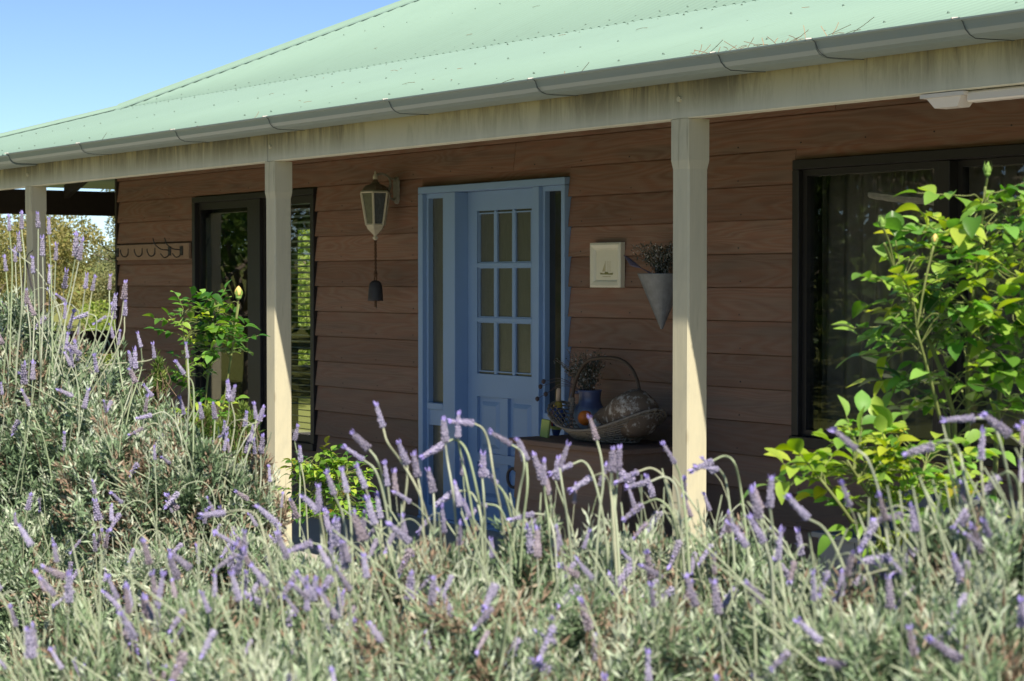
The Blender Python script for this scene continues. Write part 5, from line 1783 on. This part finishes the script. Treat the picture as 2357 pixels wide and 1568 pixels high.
# nearest bushes, across the foot of the picture
LC = [lobe(830, 1530, 2.75, .24, .145), lobe(1090, 1475, 2.9, .25, .165), lobe(1390, 1460, 3.0, .25, .170), lobe(1640, 1470, 3.0, .22, .175), lobe(1770, 1520, 2.9, .10, .19), lobe(700, 1430, 3.5, .15, .13),
      lobe(1000, 1690, 2.4, .22, .15), lobe(1330, 1670, 2.4, .24, .15), lobe(1650, 1680, 2.45, .24, .16)]
Cb = bush('broad lavender bush in front of the blue door with nodding pale stalks', LC, 5800, 33, at(1300, 1560, 2.75), leaf=.023, wid=.0034, slen=.085, dens=22, dry=.10, upright=.72, stalks=330)
scatter_spikes(Cb, LC, 140, 5, (.50, .22, .28), .62, .038, .0)
rc = random.Random(9)
for t in [((868, 938), (882, 985), (893, 1020), (925, 1065), (960, 1125), (985, 1200)), ((812, 998), (850, 1035), (868, 1060), (882, 1110), (892, 1200)), ((812, 1042), (838, 1060), (862, 1080), (880, 1130), (895, 1210)),
          ((920, 1025), (938, 1070), (936, 1120), (925, 1200)), ((885, 1065), (893, 1120), (898, 1170), (900, 1230)), ((992, 1040), (1022, 1022), (1048, 1012), (1075, 1040), (1098, 1130), (1112, 1220)),
          ((1022, 982), (1025, 1020), (1030, 1060), (1042, 1130), (1050, 1210)), ((1055, 975), (1054, 1008), (1060, 1045), (1075, 1110), (1090, 1200)), ((1062, 972), (1092, 975), (1112, 988), (1126, 1025), (1136, 1090), (1155, 1190)),
          ((1138, 1000), (1178, 1024), (1200, 1040), (1207, 1075), (1196, 1130), (1186, 1210)), ((1195, 1020), (1212, 1062), (1214, 1120), (1205, 1200)), ((1112, 1058), (1110, 1100), (1114, 1150), (1116, 1220)), ((1122, 1088), (1145, 1115), (1162, 1140), (1178, 1200)),
          ((1305, 1030), (1288, 1075), (1296, 1130), (1308, 1210)), ((1363, 978), (1374, 1014), (1384, 1055), (1388, 1110), (1380, 1180)), ((1252, 1075), (1252, 1118), (1256, 1150), (1264, 1210)), ((1285, 1082), (1318, 1068), (1342, 1062), (1362, 1088), (1380, 1150), (1392, 1220)),
          ((1410, 1040), (1408, 1088), (1412, 1140), (1420, 1220)), ((1425, 1042), (1422, 1085), (1418, 1140), (1412, 1220)), ((1530, 1028), (1555, 1068), (1568, 1105), (1578, 1190)), ((1415, 1112), (1470, 1085), (1500, 1078), (1530, 1100), (1546, 1150), (1552, 1230)),
          ((1590, 1085), (1642, 1060), (1668, 1050), (1690, 1065), (1704, 1120), (1716, 1210)), ((1455, 1118), (1498, 1108), (1530, 1098), (1556, 1122), (1566, 1200)), ((1340, 1112), (1362, 1098), (1390, 1092), (1405, 1130), (1412, 1200)), ((1640, 1078), (1655, 1080), (1670, 1105), (1680, 1170), (1686, 1230)),
          ((955, 1062), (962, 1100), (970, 1150), (975, 1230)), ((990, 1100), (998, 1135), (1000, 1180), (1000, 1240)), ((1090, 1180), (1120, 1160), (1150, 1170), (1170, 1220)), ((790, 1095), (800, 1135), (806, 1180), (810, 1260)), ((760, 1110), (770, 1140), (790, 1190), (800, 1270)),
          ((700, 1145), (735, 1180), (745, 1230), (750, 1300)), ((733, 1130), (735, 1175), (740, 1230), (742, 1310)), ((830, 1095), (842, 1125), (860, 1180), (880, 1250)), ((1200, 1190), (1230, 1182), (1262, 1190), (1275, 1230), (1280, 1290)), ((870, 1150), (876, 1195), (880, 1250), (880, 1310)),
          ((1020, 1150), (1050, 1130), (1085, 1135), (1105, 1180), (1110, 1250)), ((1455, 1180), (1480, 1160), (1515, 1150), (1545, 1180), (1560, 1250))]:
    own_spike(Cb, t, 2.85, rc, .044, .0018)

LD = [lobe(230, 1730, 2.65, .22, .17), lobe(480, 1690, 2.55, .20, .155), lobe(10, 1790, 2.6, .20, .16), lobe(690, 1690, 2.45, .16, .145), lobe(330, 1840, 2.3, .2, .15), lobe(640, 1830, 2.2, .18, .15)]
Dd = bush('low lavender bush at the bottom left in front of the tall one', LD, 3800, 34, at(350, 1720, 2.55), leaf=.023, wid=.0034, slen=.08, dens=22, dry=.10, upright=.7, stalks=240)
scatter_spikes(Dd, LD, 75, 6, (.5, .25, .25), .62, .036, .1)
for t in [((478, 1185), (520, 1180), (560, 1175), (595, 1195), (620, 1290), (640, 1400)), ((330, 1245), (345, 1300), (350, 1350), (355, 1420)), ((415, 1290), (440, 1310), (470, 1370), (490, 1440)), ((510, 1300), (545, 1275), (585, 1240), (615, 1260), (630, 1340)), ((110, 1310), (150, 1330), (200, 1400), (230, 1480)),
          ((545, 1255), (575, 1300), (600, 1340), (615, 1420)), ((690, 1260), (720, 1250), (750, 1262), (770, 1310), (780, 1390)), ((395, 1290), (410, 1335), (420, 1380), (425, 1440)), ((250, 1330), (270, 1380), (285, 1420), (290, 1480))]:
    own_spike(Dd, t, 2.6, rc, .041, .0017)

LE = [lobe(2260, 1480, 2.35, .17, .125), lobe(2390, 1420, 2.3, .15, .135), lobe(2110, 1600, 2.3, .13, .115), lobe(2300, 1690, 2.05, .18, .14), lobe(1930, 1640, 2.45, .14, .135), lobe(2060, 1720, 2.15, .16, .13)]
Eb = bush('near right lavender bush with large out of focus heads below the roses', LE, 3500, 35, at(2180, 1600, 2.3), leaf=.023, wid=.0035, slen=.08, dens=22, dry=.06, upright=.72, stalks=220)
scatter_spikes(Eb, LE, 50, 7, (.35, .25, .40), .62, .037, .05)
for t in [((2168, 967), (2245, 962), (2280, 968), (2300, 1010), (2325, 1120), (2342, 1260), (2350, 1380)), ((1920, 990), (1972, 1035), (1998, 1060), (2025, 1140), (2042, 1240), (2055, 1350)), ((2085, 1045), (2150, 1026), (2182, 1014), (2208, 1040), (2222, 1110), (2250, 1230)), ((2262, 1000), (2258, 1060), (2262, 1130), (2270, 1240)),
          ((2215, 1120), (2220, 1180), (2228, 1250), (2235, 1340)), ((2248, 1150), (2300, 1095), (2326, 1088), (2346, 1130), (2352, 1240)), ((1775, 1110), (1772, 1170), (1782, 1240), (1800, 1330)), ((1820, 1150), (1862, 1195), (1895, 1215), (1925, 1265), (1955, 1350)), ((1735, 1145), (1750, 1195), (1765, 1260), (1775, 1340)),
          ((2030, 1195), (2080, 1185), (2125, 1200), (2160, 1235)), ((2055, 1330), (2110, 1262), (2150, 1225), (2195, 1232), (2225, 1270), (2240, 1350)), ((1995, 1290), (2050, 1285), (2100, 1310), (2130, 1370)), ((2135, 1330), (2180, 1270), (2220, 1255), (2260, 1290), (2275, 1370)), ((1940, 1365), (1990, 1325), (2050, 1310), (2090, 1330), (2110, 1400)),
          ((1795, 1245), (1790, 1290), (1800, 1340), (1810, 1420)), ((1740, 1215), (1760, 1250), (1775, 1300), (1780, 1380)), ((1700, 1230), (1720, 1260), (1730, 1320), (1735, 1400)), ((2290, 1180), (2310, 1170), (2330, 1190), (2338, 1260))]:
    own_spike(Eb, t, 2.35, rc, .045, .0019)

# rosemary behind the left lavender
rb = at(520, 1100, 5.6); rb.z = g0z
rm = thing('rosemary_bush', 'feathery green rosemary bush between the lavender and the slim rose', 'rosemary bush', rb)
LR = [lobe(530, 1000, 5.6, .07, .05), lobe(555, 965, 5.6, .045, .04), lobe(368, 900, 5.3, .022, .11), lobe(335, 960, 5.3, .035, .09), lobe(470, 1020, 5.5, .06, .06)]
lav_foliage('foliage', rm, rb, LR, 650, 77, leaf=.022, wid=.0032, dens=18, dry=.02, mat=M['green_leaf'], upright=.75, slen=.08)
m = MB()
for l in LR:
    e = l[0] - rb
    m.tube(spline([Vector((0, 0, -.02)), Vector((e.x * .5, e.y * .5, e.z * .5)), e], 5), .006, 5)
m.build('stems', M['lav_wood'], rm)
